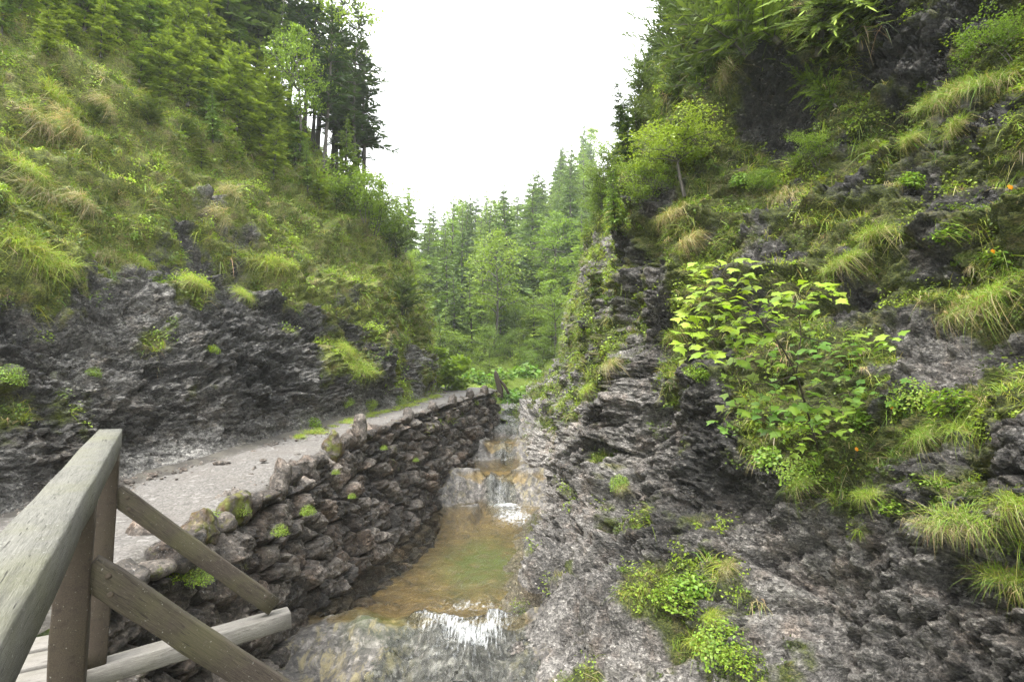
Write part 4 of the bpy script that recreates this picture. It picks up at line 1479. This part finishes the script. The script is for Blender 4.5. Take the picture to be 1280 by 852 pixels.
for px_, py_, h, lab in ys_:
    P, n, c = on(px_, py_, 1, .08)
    hh = h * rt.uniform(.85, 1.15) * 1.15
    pr = young if rt.random() < .78 else sprm
    lab2 = lab or (YL if pr is young else 'small bushy spruce among the grass of the left slope')
    place(pr[rt.integers(len(pr))], lab2, P, up_rot(0, .06), (hh * 1.0, hh * 1.0, hh), None if lab else ('young tiered spruces on the left slope' if pr is young else 'small bushy spruces on the left slope'))
for px_, py_, h, lab in [(190, 150, .7, 'low blue grey mountain pine in the middle of the left slope'), (235, 172, .6, 'low grey green mountain pine below the young spruces'), (505, 392, 1.3, 'dark bare bush hanging on the rock nose above the path'), (120, 160, .5, 'low dark bush on the left slope beneath the mossy bump')]:
    P, n, c = on(px_, py_, 1, .05)
    place(darkbush[0], lab, P, up_rot(), (h * 1.5, h * 1.5, h))

# --- growth along the skyline of the right cliff
rk = [(812, 95, 2.4, 'k'), (800, 130, 2.2, 'k'), (828, 60, 2.4, 'k'), (790, 165, 2.0, 'k'), (845, 30, 2.4, 'k'), (775, 195, 1.6, 'y'), (765, 215, 1.8, 'k'), (750, 220, 2.0, 'b'), (740, 245, 2.2, 'k'), (730, 262, 1.8, 'b'),
      (760, 262, 1.5, 'y'), (820, 150, 1.6, 'k'), (850, 90, 1.8, 'k'), (870, 50, 1.8, 'k'), (805, 215, 1.1, 'b'), (725, 290, 1.8, 'y'), (842, 120, 1.5, 'k'), (832, 5, 2.6, 'k'),
      (870, 10, 2.0, 'y'), (722, 250, 2.6, 'm'), (745, 190, 2.6, 't'), (758, 178, 2.4, 't'), (716, 275, 2.4, 'm'), (795, 110, 2.4, 't'), (818, 40, 2.4, 't')]
RL = {'k': ('dark mountain pine bush clinging to the edge of the right cliff', 'mountain pines along the right cliff edge', darkbush), 'b': ('light green bush on the right cliff edge', 'light bushes along the right cliff edge', bush),
      'y': ('young spruce with bright tips on the right cliff edge', 'young spruces on the right cliff edge', young), 'm': ('bushy spruce where the right cliff meets the far forest', 'bushy spruces behind the right cliff edge', sprm), 't': ('thin pine standing up from the right cliff skyline', 'thin pines on the right cliff skyline', thin)}
for px_, py_, h, k_ in rk:
    P, n, c = on(px_, py_, 0, .12)
    L_, G_, pr = RL[k_]
    h *= .62 if k_ != 't' else .7
    place(pr[rt.integers(len(pr))], L_, P, up_rot(0, .05), (h, h, h * 1.0), G_)
rs_ = [(848, 240, 1.25, 'u', 'small flat topped tree with light green crown on a ledge of the right cliff'),
       (905, 22, 2.3, 'y', 'light green spruce boughs overhanging the top of the right cliff left of the bent root'), (975, 40, 2.4, 'y', 'long light green spruce bough reaching down from the cliff top'),
       (1030, 60, 2.2, 'y', 'bright spruce beneath the rocky cliff top'), (1070, 50, 1.8, 'y', 'spruce at the left edge of the bare dark rock'), (1000, 110, 1.4, 'y', 'hanging spruce in the shade under the cliff top'), (1050, 130, 1.1, 'y', 'lowest small spruce under the overhanging boughs'),
       (930, 60, 1.6, 'k', 'dark pine bush beneath the bent root'), (880, 110, 1.4, 'k', 'dark bush on the shaded cliff above the flat topped tree'), (960, 10, 2.4, 'm', 'dense spruce at the very top of the right cliff'), (1090, 5, 1.8, 'm', 'spruce at the top edge above the bare rock'),
       (810, 262, .9, 'b', 'pale bush on the cliff edge left of the flat topped tree'), (960, 230, .5, 'b', 'small leafy bush on top of the drooping tussock'), (1260, 70, .7, 'b', 'leafy bush on the grassy ledge at the top right'), (1015, 205, .6, 'b', 'leafy bush in the dark middle of the right cliff')]
ub = broadleaf('small_tree', '', 91, spread=.62, start=.45, limbs=18, leaves=300, lsz=.036, flat=.3, c0=(.16, .22, .03), c1=(.31, .38, .05), trunk_r=.03)
ALLP.append(ub)
for px_, py_, h, k_, lab in rs_:
    P, n, c = on(px_, py_, 0, .1)
    if k_ == 'u':
        place(ub, lab, P, (0, -.1, .5), h)
        continue
    pr = fine if k_ == 'y' else RL[k_][2]
    place(pr[rt.integers(len(pr))], lab, P, (rt.normal(.0, .1) + (.35 if py_ < 70 else .1), -.5 if py_ < 140 else -.15, rt.random() * 6.28), (h, h, h))

# --- bent root hanging at the top of the right cliff
P, n, c = on(930, 30, 0)
rb = [(918, 0), (925, 18), (938, 30), (955, 36), (972, 34), (990, 22)]
Yr = c - .5
pts = np.array([W(a, b, Yr + .08 * i * (i - 3) * .2) for i, (a, b) in enumerate(rb)])
mb = MB()
mb.tube(pts - pts[0], np.array([.07, .085, .085, .075, .06, .04]), 8)
for a, b in (((938, 30), (905, 62)), ((955, 36), (950, 75)), ((925, 18), (893, 40))):
    s_, e_ = W(*a, Yr), W(*b, Yr + .4)
    mb.tube(np.array([s_, (s_ + e_) / 2 + [0, -.05, .03], e_]) - pts[0], np.array([.03, .02, .008]), 5)
tag(mb.build('tree_root', M_TWIG, None, True, tuple(pts[0])), 'thick bent grey root hanging out of the top of the right cliff', 'root')

# ------------------------------------------------------------------ maple sapling with large lobed leaves
LOBE = [(0, 0), (.16, -.10), (.42, -.13), (.34, .06), (.56, .20), (.80, .42), (.50, .44), (.46, .56), (.30, .60), (.26, .80), (0, 1.05)]
half = np.array(LOBE)
outl = np.concatenate([half, (half * [-1, 1])[-2:0:-1]])


def maple_leaf(size, centre, normal, direction, curl):
    n = normal / np.linalg.norm(normal)
    t = direction - n * (direction @ n)
    t /= np.linalg.norm(t)
    b = np.cross(n, t)
    o = outl * size
    zc = -curl * (np.abs(outl[:, 0]) ** 1.3 + .5 * (outl[:, 1] - .4).clip(0) ** 2) * size
    V = centre + np.outer(o[:, 0], b) + np.outer(o[:, 1], t) + np.outer(zc, n)
    mid = centre + t * size * .36 + n * size * .03
    V = np.concatenate([V, mid[None]])
    m_ = len(outl)
    return V, [[i, (i + 1) % m_, m_] for i in range(m_)]


sap = empty('maple_sapling', 'maple sapling with large lobed yellow green leaves growing out from the right cliff', 'sapling')
P, n, c = on(1022, 560, 0, .03)
sap.location = P
base = np.array(P)
rm = np.random.default_rng(15)


def sp(px_, py_, Y):
    return W(px_, py_, Y) - base


cY = float(P[1])
st = [[(1022, 560, cY), (1008, 510, cY - .35), (995, 468, cY - .6), (975, 430, cY - .75), (945, 392, cY - .85), (905, 345, cY - .9), (890, 335, cY - .9)],
      [(995, 468, cY - .6), (1001, 420, cY - .6), (999, 392, cY - .62), (1012, 362, cY - .65)],
      [(975, 430, cY - .75), (930, 412, cY - .9), (880, 425, cY - 1.0), (858, 445, cY - 1.0)],
      [(945, 392, cY - .85), (915, 372, cY - .9), (882, 362, cY - .95)],
      [(1008, 510, cY - .35), (1050, 492, cY - .4), (1095, 486, cY - .45)],
      [(1001, 420, cY - .6), (1040, 428, cY - .5), (1085, 424, cY - .45)],
      [(1012, 530, cY - .3), (970, 522, cY - .6), (930, 524, cY - .75), (910, 520, cY - .8)],
      [(1012, 530, cY - .3), (1020, 548, cY - .6), (1005, 552, cY - .75)],
      [(995, 468, cY - .6), (950, 480, cY - .75), (915, 470, cY - .8)],
      [(1005, 490, cY - .45), (1040, 470, cY - .5), (1060, 455, cY - .5)]]
mbs = MB()
SPTS = []
for i, s_ in enumerate(st):
    q = np.array([sp(*a) for a in s_])
    k_ = np.linspace(0, len(q) - 1, 14)
    q = hermite(q, k_)
    SPTS.append(q)
    mbs.tube(q, np.linspace(.013 if i == 0 else .0065, .0025, len(q)), 6)
SPTS = np.concatenate(SPTS)
clus = [(905, 352, 34, 26, 15, 'y', -.9), (880, 375, 26, 18, 8, 'y', -.95), (940, 392, 36, 14, 11, 'y', -.85), (895, 412, 42, 18, 14, 'y', -.98), (870, 440, 24, 12, 6, 'y', -1.0), (925, 435, 30, 16, 8, 'l', -.9),
        (1012, 364, 34, 12, 10, 'y', -.65), (985, 395, 30, 22, 10, 'l', -.65), (1088, 427, 32, 9, 9, 'l', -.48), (1098, 488, 36, 16, 10, 'b', -.45), (945, 525, 45, 16, 9, 'b', -.75), (1015, 545, 42, 22, 11, 'l', -.65),
        (965, 480, 55, 30, 16, 'l', -.7), (1020, 455, 45, 26, 14, 'b', -.5), (1040, 500, 30, 24, 8, 'l', -.45), (985, 510, 38, 18, 9, 'b', -.6)]
LC = {'y': (.28, .375, .036), 'l': (.23, .335, .042), 'b': (.175, .295, .055)}
mbl = MB()
for cx_, cy_, rx_, ry_, nn_, kk, dY in clus:
    for _ in range(int(nn_ * 3.3)):
        a_, b_ = cx_ + rx_ * 1.15 * rm.uniform(-1, 1), cy_ + ry_ * 1.15 * rm.uniform(-1, 1)
        p = sp(a_, b_, cY + dY + rm.normal(0, .12))
        d_ = SPTS - p
        j = np.argmin((d_ ** 2).sum(1))
        away = p - SPTS[j]
        away = away / (np.linalg.norm(away) + 1e-6) + rm.normal(size=3) * .35
        nrm = np.array([-.12, -.30, 1.0]) + rm.normal(size=3) * np.array([.34, .34, .1])
        size = rm.uniform(.04, .112)
        away[2] = min(away[2], .0) * .4 - .15
        V, T = maple_leaf(size, p, nrm, away, rm.uniform(.15, .5))
        col = np.array(LC[kk]) * rm.uniform(.75, 1.2) * (1 + rm.normal(size=3) * .05)
        mbl.add(V, T=T, col=col)
        q = np.array([SPTS[j], (SPTS[j] + p) / 2 + [0, 0, .02], p])
        mbs.tube(q, np.array([.0022, .0018, .0015]), 3)
mbs.build('stem', M_TWIG, sap, True)
mbl.build('foliage', M_HERB, sap)

# ------------------------------------------------------------------ single plants one can point to
def leafy(name, label, seed, n, rad, hgt, lsz, c, cat='plant', stems=True):
    r = np.random.default_rng(seed)
    root = empty(name, label, cat)
    mb, ms = MB(), MB()
    p = r.normal(size=(n, 3))
    p /= np.linalg.norm(p, axis=1)[:, None]
    p *= (r.random((n, 1)) ** .4)
    p[:, 2] = np.abs(p[:, 2])
    p *= np.array([rad, rad, hgt])
    col = np.array(c)[None] * r.uniform(.65, 1.3, (n, 1)) * (1 + .08 * r.normal(size=(n, 3)))
    V, T, C = herb_mesh(p, p / np.linalg.norm(p, axis=1)[:, None], lsz * r.uniform(.6, 1.35, n), col, r, .35)
    mb.add(V, T=T, col=C)
    for k in range(26):
        q = p[r.integers(n)]
        ms.tube(np.array([[0, 0, -.05], q * .5 + [0, 0, .03], q]), np.array([.005, .004, .002]), 4)
    return proto(root, [ms.build('stems', M_TWIG, root), mb.build('foliage', M_HERB, root)])


lp = leafy('leafy_plant', '', 3, 420, .5, .55, .10, (.18, .28, .036))
lp2 = leafy('leafy_plant', '', 4, 900, .5, .6, .055, (.21, .30, .038))
bb = leafy('butterbur', '', 5, 160, .7, .5, .22, (.15, .26, .04))
for pr, px_, py_, wh, s_, lab in [
    (lp2, 845, 760, 0, .62, 'bright leafy plant clump hanging low on the right rock near the stream'), (lp2, 900, 815, 0, .55, 'leafy plant at the bottom edge below the bright clump'), (lp, 870, 735, 0, .42, 'broad leaved plant on top of the bright clump at the rock foot'),
    (lp2, 930, 835, 0, .45, 'darker leafy plant right of the clump at the bottom edge'), (lp, 1075, 530, 0, .4, 'leafy plant right of the maple sapling stem'), (lp, 960, 575, 0, .36, 'leafy plant in the shade below the maple sapling'),
    (lp, 870, 470, 0, .22, 'small leafy plant left under the maple sapling'), (lp2, 1010, 540, 0, .5, 'dense herb at the foot of the maple sapling'), (lp, 1190, 515, 0, .35, 'leafy herb beside the right hand grass tussocks'),
    (lp2, 1140, 500, 0, .4, 'leafy herb between the maple sapling and the dark ledge'), (lp, 1110, 640, 0, .25, 'small leafy plant at the edge of the bare lower rock'), (lp, 920, 230, 0, .3, 'leafy plant on the shaded ledge right of the flat topped tree'),
    (lp, 1180, 300, 0, .35, 'leafy plant on the middle ledge below the dark overhang'), (lp, 1240, 330, 0, .35, 'leafy plant above the big right hand tussock'), (lp2, 770, 600, 0, .30, 'dry grassy cushion on the pale lower rock'),
    (lp2, 862, 470, 0, .35, 'olive green herb cushion hanging from the cliff bulge'), (lp2, 1000, 590, 0, .4, 'fern like herb in the hollow under the sapling'), (lp, 1130, 235, 0, .3, 'leafy plant in a dark crack of the upper right cliff'),
    (lp, 395, 527, 1, .34, 'light green weed at the inner edge of the gravel path'), (lp2, 268, 435, 1, .25, 'small green weed in the middle of the left rock face'), (lp2, 470, 505, 1, .4, 'grassy weed strip at the foot of the left rock'), (lp2, 505, 500, 1, .42, 'green weed below the rock nose beside the path'),
    (lp2, 440, 510, 1, .34, 'nearest of the weeds lining the path foot of the left rock'), (lp2, 15, 470, 1, .34, 'green plant at the left edge on the rock face'), (lp2, 120, 470, 1, .22, 'yellowish weed on the lower left rock')]:
    P, n, c = on(px_, py_, wh, .02)
    place(pr, lab, P + np.array(n) * .02, (rt.normal(0, .15), rt.normal(0, .15) - (.5 if wh == 0 else -.4), rt.random() * 6), s_ * 1.15)

# bush at the path bend, plants and stump at the path end
bs = broadleaf('leafy_bush', '', 95, spread=.42, start=.05, limbs=24, leaves=150, lsz=.11, stems=5, c0=(.14, .22, .036), c1=(.27, .38, .055), cat='bush')
ALLP.append(bs)
p = W(561, 492, 24.0)
place(bs, 'bright leafy bush at the bend of the gravel path under the rock nose', p - [0, 0, .1], (0, 0, 1), (1.9, 1.9, 2.0))
for k_, (px_, py_, Y, s_, lab) in enumerate([(650, 497, 28, 1.3, 'large leaved plants beside the broken stump at the path end'), (632, 492, 27.5, .9, 'plant at the foot of the broken stump'), (668, 485, 30, 1.2, 'large leaved plant where the stream leaves the forest'),
                                            (604, 474, 31, 1.1, 'green plant on the bank behind the path end'), (628, 468, 33, 1.2, 'pale plant below the tall bright green tree'), (590, 470, 31, 1.2, 'plant on the left bank behind the path end'), (655, 466, 34, 1.6, 'plant on the grassy bank right of the broken stump'), (700, 492, 26, .5, 'tuft of leaves on the pale slab right of the stream')]):
    p = W(px_, py_, Y)
    place(bb, lab, p - [0, 0, .25], (0, 0, rt.random() * 6), s_)
p = W(612, 497, 24.2)
place(lp2, 'rounded green tuft on the far end of the stone wall', p - [0, 0, .1], (0, 0, 0), .8)
for px_, py_, Y, s_, lab in [(265, 655, 6.6, .30, 'grass like weed at the near end of the stone wall'), (300, 640, 7.0, .25, 'weed between the near coping stones'), (350, 665, 7.4, .22, 'green fern on the face of the near wall'), (385, 640, 8.2, .22, 'mossy weed in a joint below the pointed coping stone'), (215, 720, 5.6, .34, 'weed on the mossy stones under the upper brace'), (420, 590, 9.6, .14, 'small weed in front of the rust brown coping stone'), (590, 505, 21.5, .5, 'grass tuft growing from the far wall top'), (480, 560, 12.2, .16, 'green weed in a wall joint under the pointed coping stone'), (520, 575, 14.0, .16, 'small weed low on the middle of the wall face'), (440, 620, 9.6, .14, 'mossy weed midway up the wall below the rust brown stone'), (235, 690, 6.0, .22, 'grassy weed beside the near boulders of the wall'), (250, 725, 5.7, .25, 'yellow mossy weed just above the cross beam end')]:
    p = W(px_, py_, Y)
    place(lp2, lab, p - [0, 0, .03], (0, 0, rt.random() * 6), s_ * 1.1)

# stump
mb = MB()
p0 = W(625, 489, 27.0)
top = W(619, 463, 27.0) - p0
mb.tube(np.array([[0, 0, -.3], [0, 0, .1], top * .5, top * .85, top]), np.array([.17, .15, .13, .11, .03]), 9)
stp = empty('tree_stump', 'broken grey tree stump leaning beside the end of the path', 'stump', tuple(p0))
mb.build('trunk', M_POST, stp, True)
mb2 = MB()
mb2.tube(np.array([[-.05, 0, .6], [.2, 0, .3], [.42, -.1, -.1]]), np.array([.05, .08, .06]), 6)
mb2.build('broken_limb', M_POST, stp, True)

# ------------------------------------------------------------------ drooping grass tussocks that stand out singly
def tussock(seed, nb, L, cg, straw):
    r = np.random.default_rng(seed)
    root = empty('grass_tussock', '', 'tussock')

    def blades(n, Lr, cc, sg, w):
        b = r.normal(size=(n, 3)) * np.array([.10, .24, .04])
        nn = b * np.array([4, 1.6, 0]) + np.array([0, 0, .6]) + r.normal(size=(n, 3)) * .35
        col = np.array(cc)[None] * r.uniform(.7, 1.3, (n, 1)) * (1 + .1 * r.normal(size=(n, 3)))
        return blade_mesh(b, nn, Lr * r.uniform(.5, 1.1, n), w * r.uniform(.7, 1.4, n), col.clip(.01, .6), .40, sg * r.uniform(.6, 1.3, n), r, .5)

    V, T, C = blades(nb, L, cg, 1.05, .006)
    g_ = mk('green_blades', V, T, M_LEAF, root, dict(col=C))
    V, T, C = blades(int(nb * straw), L * .95, (.44, .36, .20), 1.5, .006)
    s_ = mk('dry_blades', V, T, M_LEAF, root, dict(col=C))
    return proto(root, [g_, s_])


ta = tussock(1, 620, .55, (.21, .295, .038), .35)
tb = tussock(2, 480, .5, (.18, .22, .045), 1.0)
tc = tussock(3, 620, .5, (.29, .37, .05), .15)
for pr, px_, py_, wh, s_, lab in [
    (ta, 1235, 370, 0, 1.25, 'largest drooping grass tussock, at the right edge above the dark ledge'), (tb, 1190, 385, 0, 1.0, 'dry drooping tussock just left of the largest one'), (tb, 975, 240, 0, 1.15, 'round tussock with a hanging dry skirt right of the flat topped tree'),
    (ta, 1200, 105, 0, 1.0, 'bright tussock on the upper ledge at the right'), (ta, 1240, 95, 0, 1.1, 'long bladed tussock on the upper right ledge'), (ta, 1165, 125, 0, .9, 'tussock at the left end of the upper right ledge'), (ta, 1085, 180, 0, .9, 'hanging tussock in the dark middle of the cliff'),
    (ta, 1195, 160, 0, .8, 'tussock on the small ledge under the upper right ledge'), (ta, 1140, 175, 0, .6, 'small tussock on dark wet rock'), (tb, 905, 95, 0, 1.0, 'dead grass curtain hanging beneath the bent root'), (tb, 860, 300, 0, 1.1, 'brownish tussock on the cliff bulge above the dark hollow'),
    (ta, 850, 420, 0, 1.0, 'green tussock left of the maple sapling'), (tb, 835, 260, 0, .9, 'dry tussock under the flat topped tree'), (ta, 1050, 330, 0, .9, 'tussock on the middle ledges above the sapling'), (ta, 1100, 290, 0, .9, 'tussock right of the wet rock streak'),
    (ta, 1150, 540, 0, .9, 'arching tussock on the grassy shelf right of the sapling'), (tc, 1200, 530, 0, .9, 'light tussock on the grassy shelf'), (ta, 1000, 600, 0, .8, 'long drooping tussock under the sapling'), (tc, 1080, 610, 0, .7, 'light tussock at the lower lip of the shelf'), (ta, 1200, 640, 0, .8, 'tussock on the lower right shelf'),
    (tb, 1170, 655, 0, .6, 'reddish dry tussock on the lower right shelf'), (ta, 1262, 620, 0, .9, 'tussock at the right edge of the lower shelf'), (ta, 1265, 720, 0, .8, 'tussock hanging at the lower right edge'), (tb, 905, 700, 0, .55, 'pale hanging tussock in the crack above the bright clump'), (tc, 870, 800, 0, .6, 'long bladed light tussock inside the bright clump'),
    (tc, 890, 770, 0, .6, 'light grass tuft in the middle of the bright clump'), (tb, 770, 600, 0, .5, 'dry tussock on the pale slab beside the stream'), (tc, 730, 490, 0, .9, 'light grass patch on the far slab'), (tb, 760, 455, 0, .9, 'grass patch beneath the dark hollow edge'),
    (tc, 75, 125, 1, 1.5, 'bright grass cap on the upper left overhang'), (tb, 60, 150, 1, 1.5, 'dead grass curtain under the upper left overhang'), (tb, 95, 158, 1, 1.4, 'second dead grass curtain under the upper left overhang'), (tc, 110, 140, 1, 1.3, 'bright grass right of the dead curtains'), (tc, 40, 215, 1, 1.5, 'bright grass cap on the lower left overhang'),
    (tb, 70, 240, 1, 1.5, 'reddish dead curtain on the lower left overhang'), (tb, 105, 250, 1, 1.2, 'short dead curtain right of the reddish one'), (tc, 30, 300, 1, 1.5, 'bright drooping grass at the left edge above the rock'), (tc, 60, 330, 1, 1.3, 'drooping grass right above the left rock face'), (tb, 140, 315, 1, 1.2, 'yellowish tussock over the middle left rock'),
    (tc, 185, 325, 1, 1.1, 'light tussock at the rock brow right of the yellowish one'), (tb, 275, 265, 1, 1.3, 'dry tussock above the dark left hollow'), (tc, 345, 330, 1, 1.2, 'light tussock right of the dark left hollow'), (tc, 250, 355, 1, 1.0, 'light tuft low on the dark left rock'), (tc, 310, 370, 1, 1.0, 'second light tuft low on the dark left rock'),
    (tc, 435, 430, 1, 1.2, 'light grass streak on the right part of the left rock'), (tc, 460, 460, 1, 1.1, 'lower end of the light grass streak'), (tb, 130, 130, 1, 1.2, 'pale dry tussock in the upper left'), (tb, 290, 235, 1, 1.1, 'dry tussock below the low mountain pines')]:
    P, n, c = on(px_, py_, wh, .02)
    f_ = (c / 7) ** .35 * .62
    place(pr, lab, P + np.array(n) * .04, (rt.normal(0, .12), (-.55 if wh == 0 else .55) + rt.normal(0, .1), rt.normal(0, .5)), s_ * f_)

for x_, y_, z_, s_ in PATHTUFTS:
    place(tc, 'bright grass tuft in the strip between the left rock and the gravel path', (x_, y_, z_), (0, .15, rt.random() * 6), s_, 'grass tufts lining the path')
# ------------------------------------------------------------------ flowers, loose stones
def flower(label, px_, py_, wh, s_):
    P, n, c = on(px_, py_, wh, 0)
    root = empty('flower', label, 'flower', tuple(P + np.array(n) * .06))
    mb = MB()
    a = np.arange(12) * 2 * np.pi / 12
    rim = np.stack([np.cos(a), np.sin(a) * .4 - .3, np.sin(a)], 1) * (s_ * np.where(np.arange(12) % 2, 1, .72))[:, None]
    mb.add(np.concatenate([rim, [[0, -.3 * s_ - .01, 0]]]), T=[[i, (i + 1) % 12, 12] for i in range(12)], col=np.array([.62, .24, .01]))
    mb.build('petals', M_HERB, root)
    ms = MB()
    ms.tube(np.array([[0, 0, 0], [0, .02, -.1], [0, .1, -.2]]), np.array([.004, .004, .005]), 5)
    ms.build('stem', M_TWIG, root)


flower('orange flower among the grass at the upper right edge', 1268, 228, 0, .036)
flower('orange yellow flower right of the maple sapling', 1108, 500, 0, .022)
flower('orange yellow flower below the maple sapling leaves', 1060, 561, 0, .022)
flower('pale yellow flower low at the right edge tussock', 1245, 318, 0, .03)

rq = np.random.default_rng(9)
for px_, py_, s_, lab in [(278, 578, .10, 'flat brown stone lying on the gravel path'), (330, 575, .05, 'small stone on the inner edge of the path'), (235, 598, .06, 'small grey stone near the rock foot on the path')]:
    r_ = ray(px_, py_)
    zt = -1.3
    for _ in range(4):
        t_ = zt / r_[2]
        zt = float(np.interp(r_[1] * t_, PY, PZ)) + .02
    V, T = stone((s_ * 1.3, s_, s_ * .5), np.eye(3), np.zeros(3), int(px_), 3, .75, .2)
    o = mk('stone', V, T, M_STONE, None, dict(rnd=np.full(len(V), .5), moss=np.full(len(V), .0)), True, None, tuple(r_ * t_))
    tag(o, lab, 'stone')
# loose chippings on the path and its edges
V_, T_, nn_ = [], [], 0
for _ in range(1100):
    y = rq.uniform(4.5, 22)
    e = rq.random()
    f_ = rq.beta(.6, .9) if e < .8 else rq.random()
    x = np.interp(y, PY, PLX) * (1 - f_) + np.interp(y, PY, PRX) * f_
    s_ = rq.uniform(.008, .028) * (1.8 if rq.random() < .08 else 1)
    v, t = ICO[1]
    v = v * (1 + .3 * rq.normal(size=(len(v), 1))) * np.array([1, 1, .6]) * s_
    V_.append(v + [x, y, np.interp(y, PY, PZ) + .02])
    T_.append(t + nn_)
    nn_ += len(v)
for _ in range(1500):
    y = rq.uniform(4.5, 23)
    x = np.interp(y, PY, PLX) + rq.gamma(1.6, .11) - .12
    s_ = rq.uniform(.012, .035) * (1.9 if rq.random() < .12 else 1)
    v, t = ICO[1]
    v = v * (1 + .3 * rq.normal(size=(len(v), 1))) * np.array([1, 1, .7]) * s_
    V_.append(v + [x, y, np.interp(y, PY, PZ) + .05])
    T_.append(t + nn_)
    nn_ += len(v)
V_ = np.concatenate(V_)
tag(mk('gravel', V_, np.concatenate(T_), M_STONE, None, dict(rnd=np.repeat(.3 + .7 * rq.random(2600), 12), moss=np.zeros(len(V_))), False), kind='stuff')

# prototypes that were never placed are taken away
for r_ in ALLP + [lp, lp2, bb, ta, tb, tc]:
    if r_.get("_new"):
        for ch in KIDS[r_.name]:
            bpy.data.objects.remove(ch)
        bpy.data.objects.remove(r_)
HAZE = .0008
# ------------------------------------------------------------------ overcast daylight
w = bpy.data.worlds.new("World")
S.world = w
w.use_nodes = True
g = NT(w.node_tree)
w.node_tree.nodes.clear()
sky = g.n('ShaderNodeTexSky', sky_type='NISHITA')
sky.sun_disc = False
SUN_EL, SUN_AZ = R(62), R(238)
sky.sun_elevation = SUN_EL
sky.sun_rotation = SUN_AZ
sky.air_density = 1.0
sky.dust_density = 4.0
hs = g.n('ShaderNodeHueSaturation')
hs.inputs['Saturation'].default_value = .25
g.l(sky.outputs[0], hs.inputs['Color'])
cl = g.noise(1.6, 5, .55, g.n('ShaderNodeTexCoord').outputs['Generated'], .4)
cloud = g.ramp(cl, [(.3, (.86, .88, .90)), (.7, (1, 1, 1))])
cloud = g.mix(1.0, cloud, (8.6, 8.7, 8.7), 'MULTIPLY')
mx = g.mix(.85, hs.outputs['Color'], cloud)
bg = g.n('ShaderNodeBackground')
bg.inputs['Strength'].default_value = .12
g.l(mx, bg.inputs['Color'])
ow = g.n('ShaderNodeOutputWorld')
g.l(bg.outputs[0], ow.inputs['Surface'])

# ------------------------------------------------------------------ damp air of the gorge
hx0, hx1, hy0, hy1, hz0, hz1 = -340, 340, -170, 460, -8, 62
hv = np.array([[x, y, z] for x in (hx0, hx1) for y in (hy0, hy1) for z in (hz0, hz1)])
m, nt = new_mat("haze")
g = NT(nt)
vol = g.n('ShaderNodeVolumePrincipled')
vol.inputs['Color'].default_value = (.93, .97, 1.0, 1)
vol.inputs['Density'].default_value = HAZE
vol.inputs['Anisotropy'].default_value = .2
o_ = g.n('ShaderNodeOutputMaterial')
g.l(vol.outputs[0], o_.inputs['Volume'])
if HAZE > 0: hz_o = mk("haze", hv, None, m, None, None, False, [[0, 1, 3, 2], [4, 6, 7, 5], [0, 4, 5, 1], [2, 3, 7, 6], [0, 2, 6, 4], [1, 5, 7, 3]])
if HAZE > 0: tag(hz_o, None, None, None, "stuff")

sl = bpy.data.lights.new("sun", 'SUN')
sl.energy = 1.5
sl.angle = R(24)
sl.color = (1.0, .965, .91)
so = bpy.data.objects.new("sun", sl)
# the lamp looks down its local -Z: from azimuth / elevation of the veiled sun
dv = Vector((math.sin(SUN_AZ) * math.cos(SUN_EL), math.cos(SUN_AZ) * math.cos(SUN_EL), math.sin(SUN_EL)))
so.rotation_euler = dv.to_track_quat('Z', 'Y').to_euler()
COL.objects.link(so)

S.view_settings.view_transform = 'Standard'
S.view_settings.look = 'None'
S.view_settings.gamma = 1.0
S.view_settings.use_curve_mapping = False
S.view_settings.exposure = 2.3
S.cycles.max_bounces = 8
S.cycles.diffuse_bounces = 3
S.cycles.sample_clamp_indirect = 3.0
S.cycles.glossy_bounces = 3
S.cycles.transmission_bounces = 4
S.cycles.transparent_max_bounces = 12
S.cycles.volume_bounces = 1
S.cycles.use_adaptive_sampling = False
S.cycles.adaptive_threshold = .02
S.cycles.use_denoising = True
S.cycles.denoiser = 'OPENIMAGEDENOISE'
S.cycles.denoising_prefilter = 'NONE'
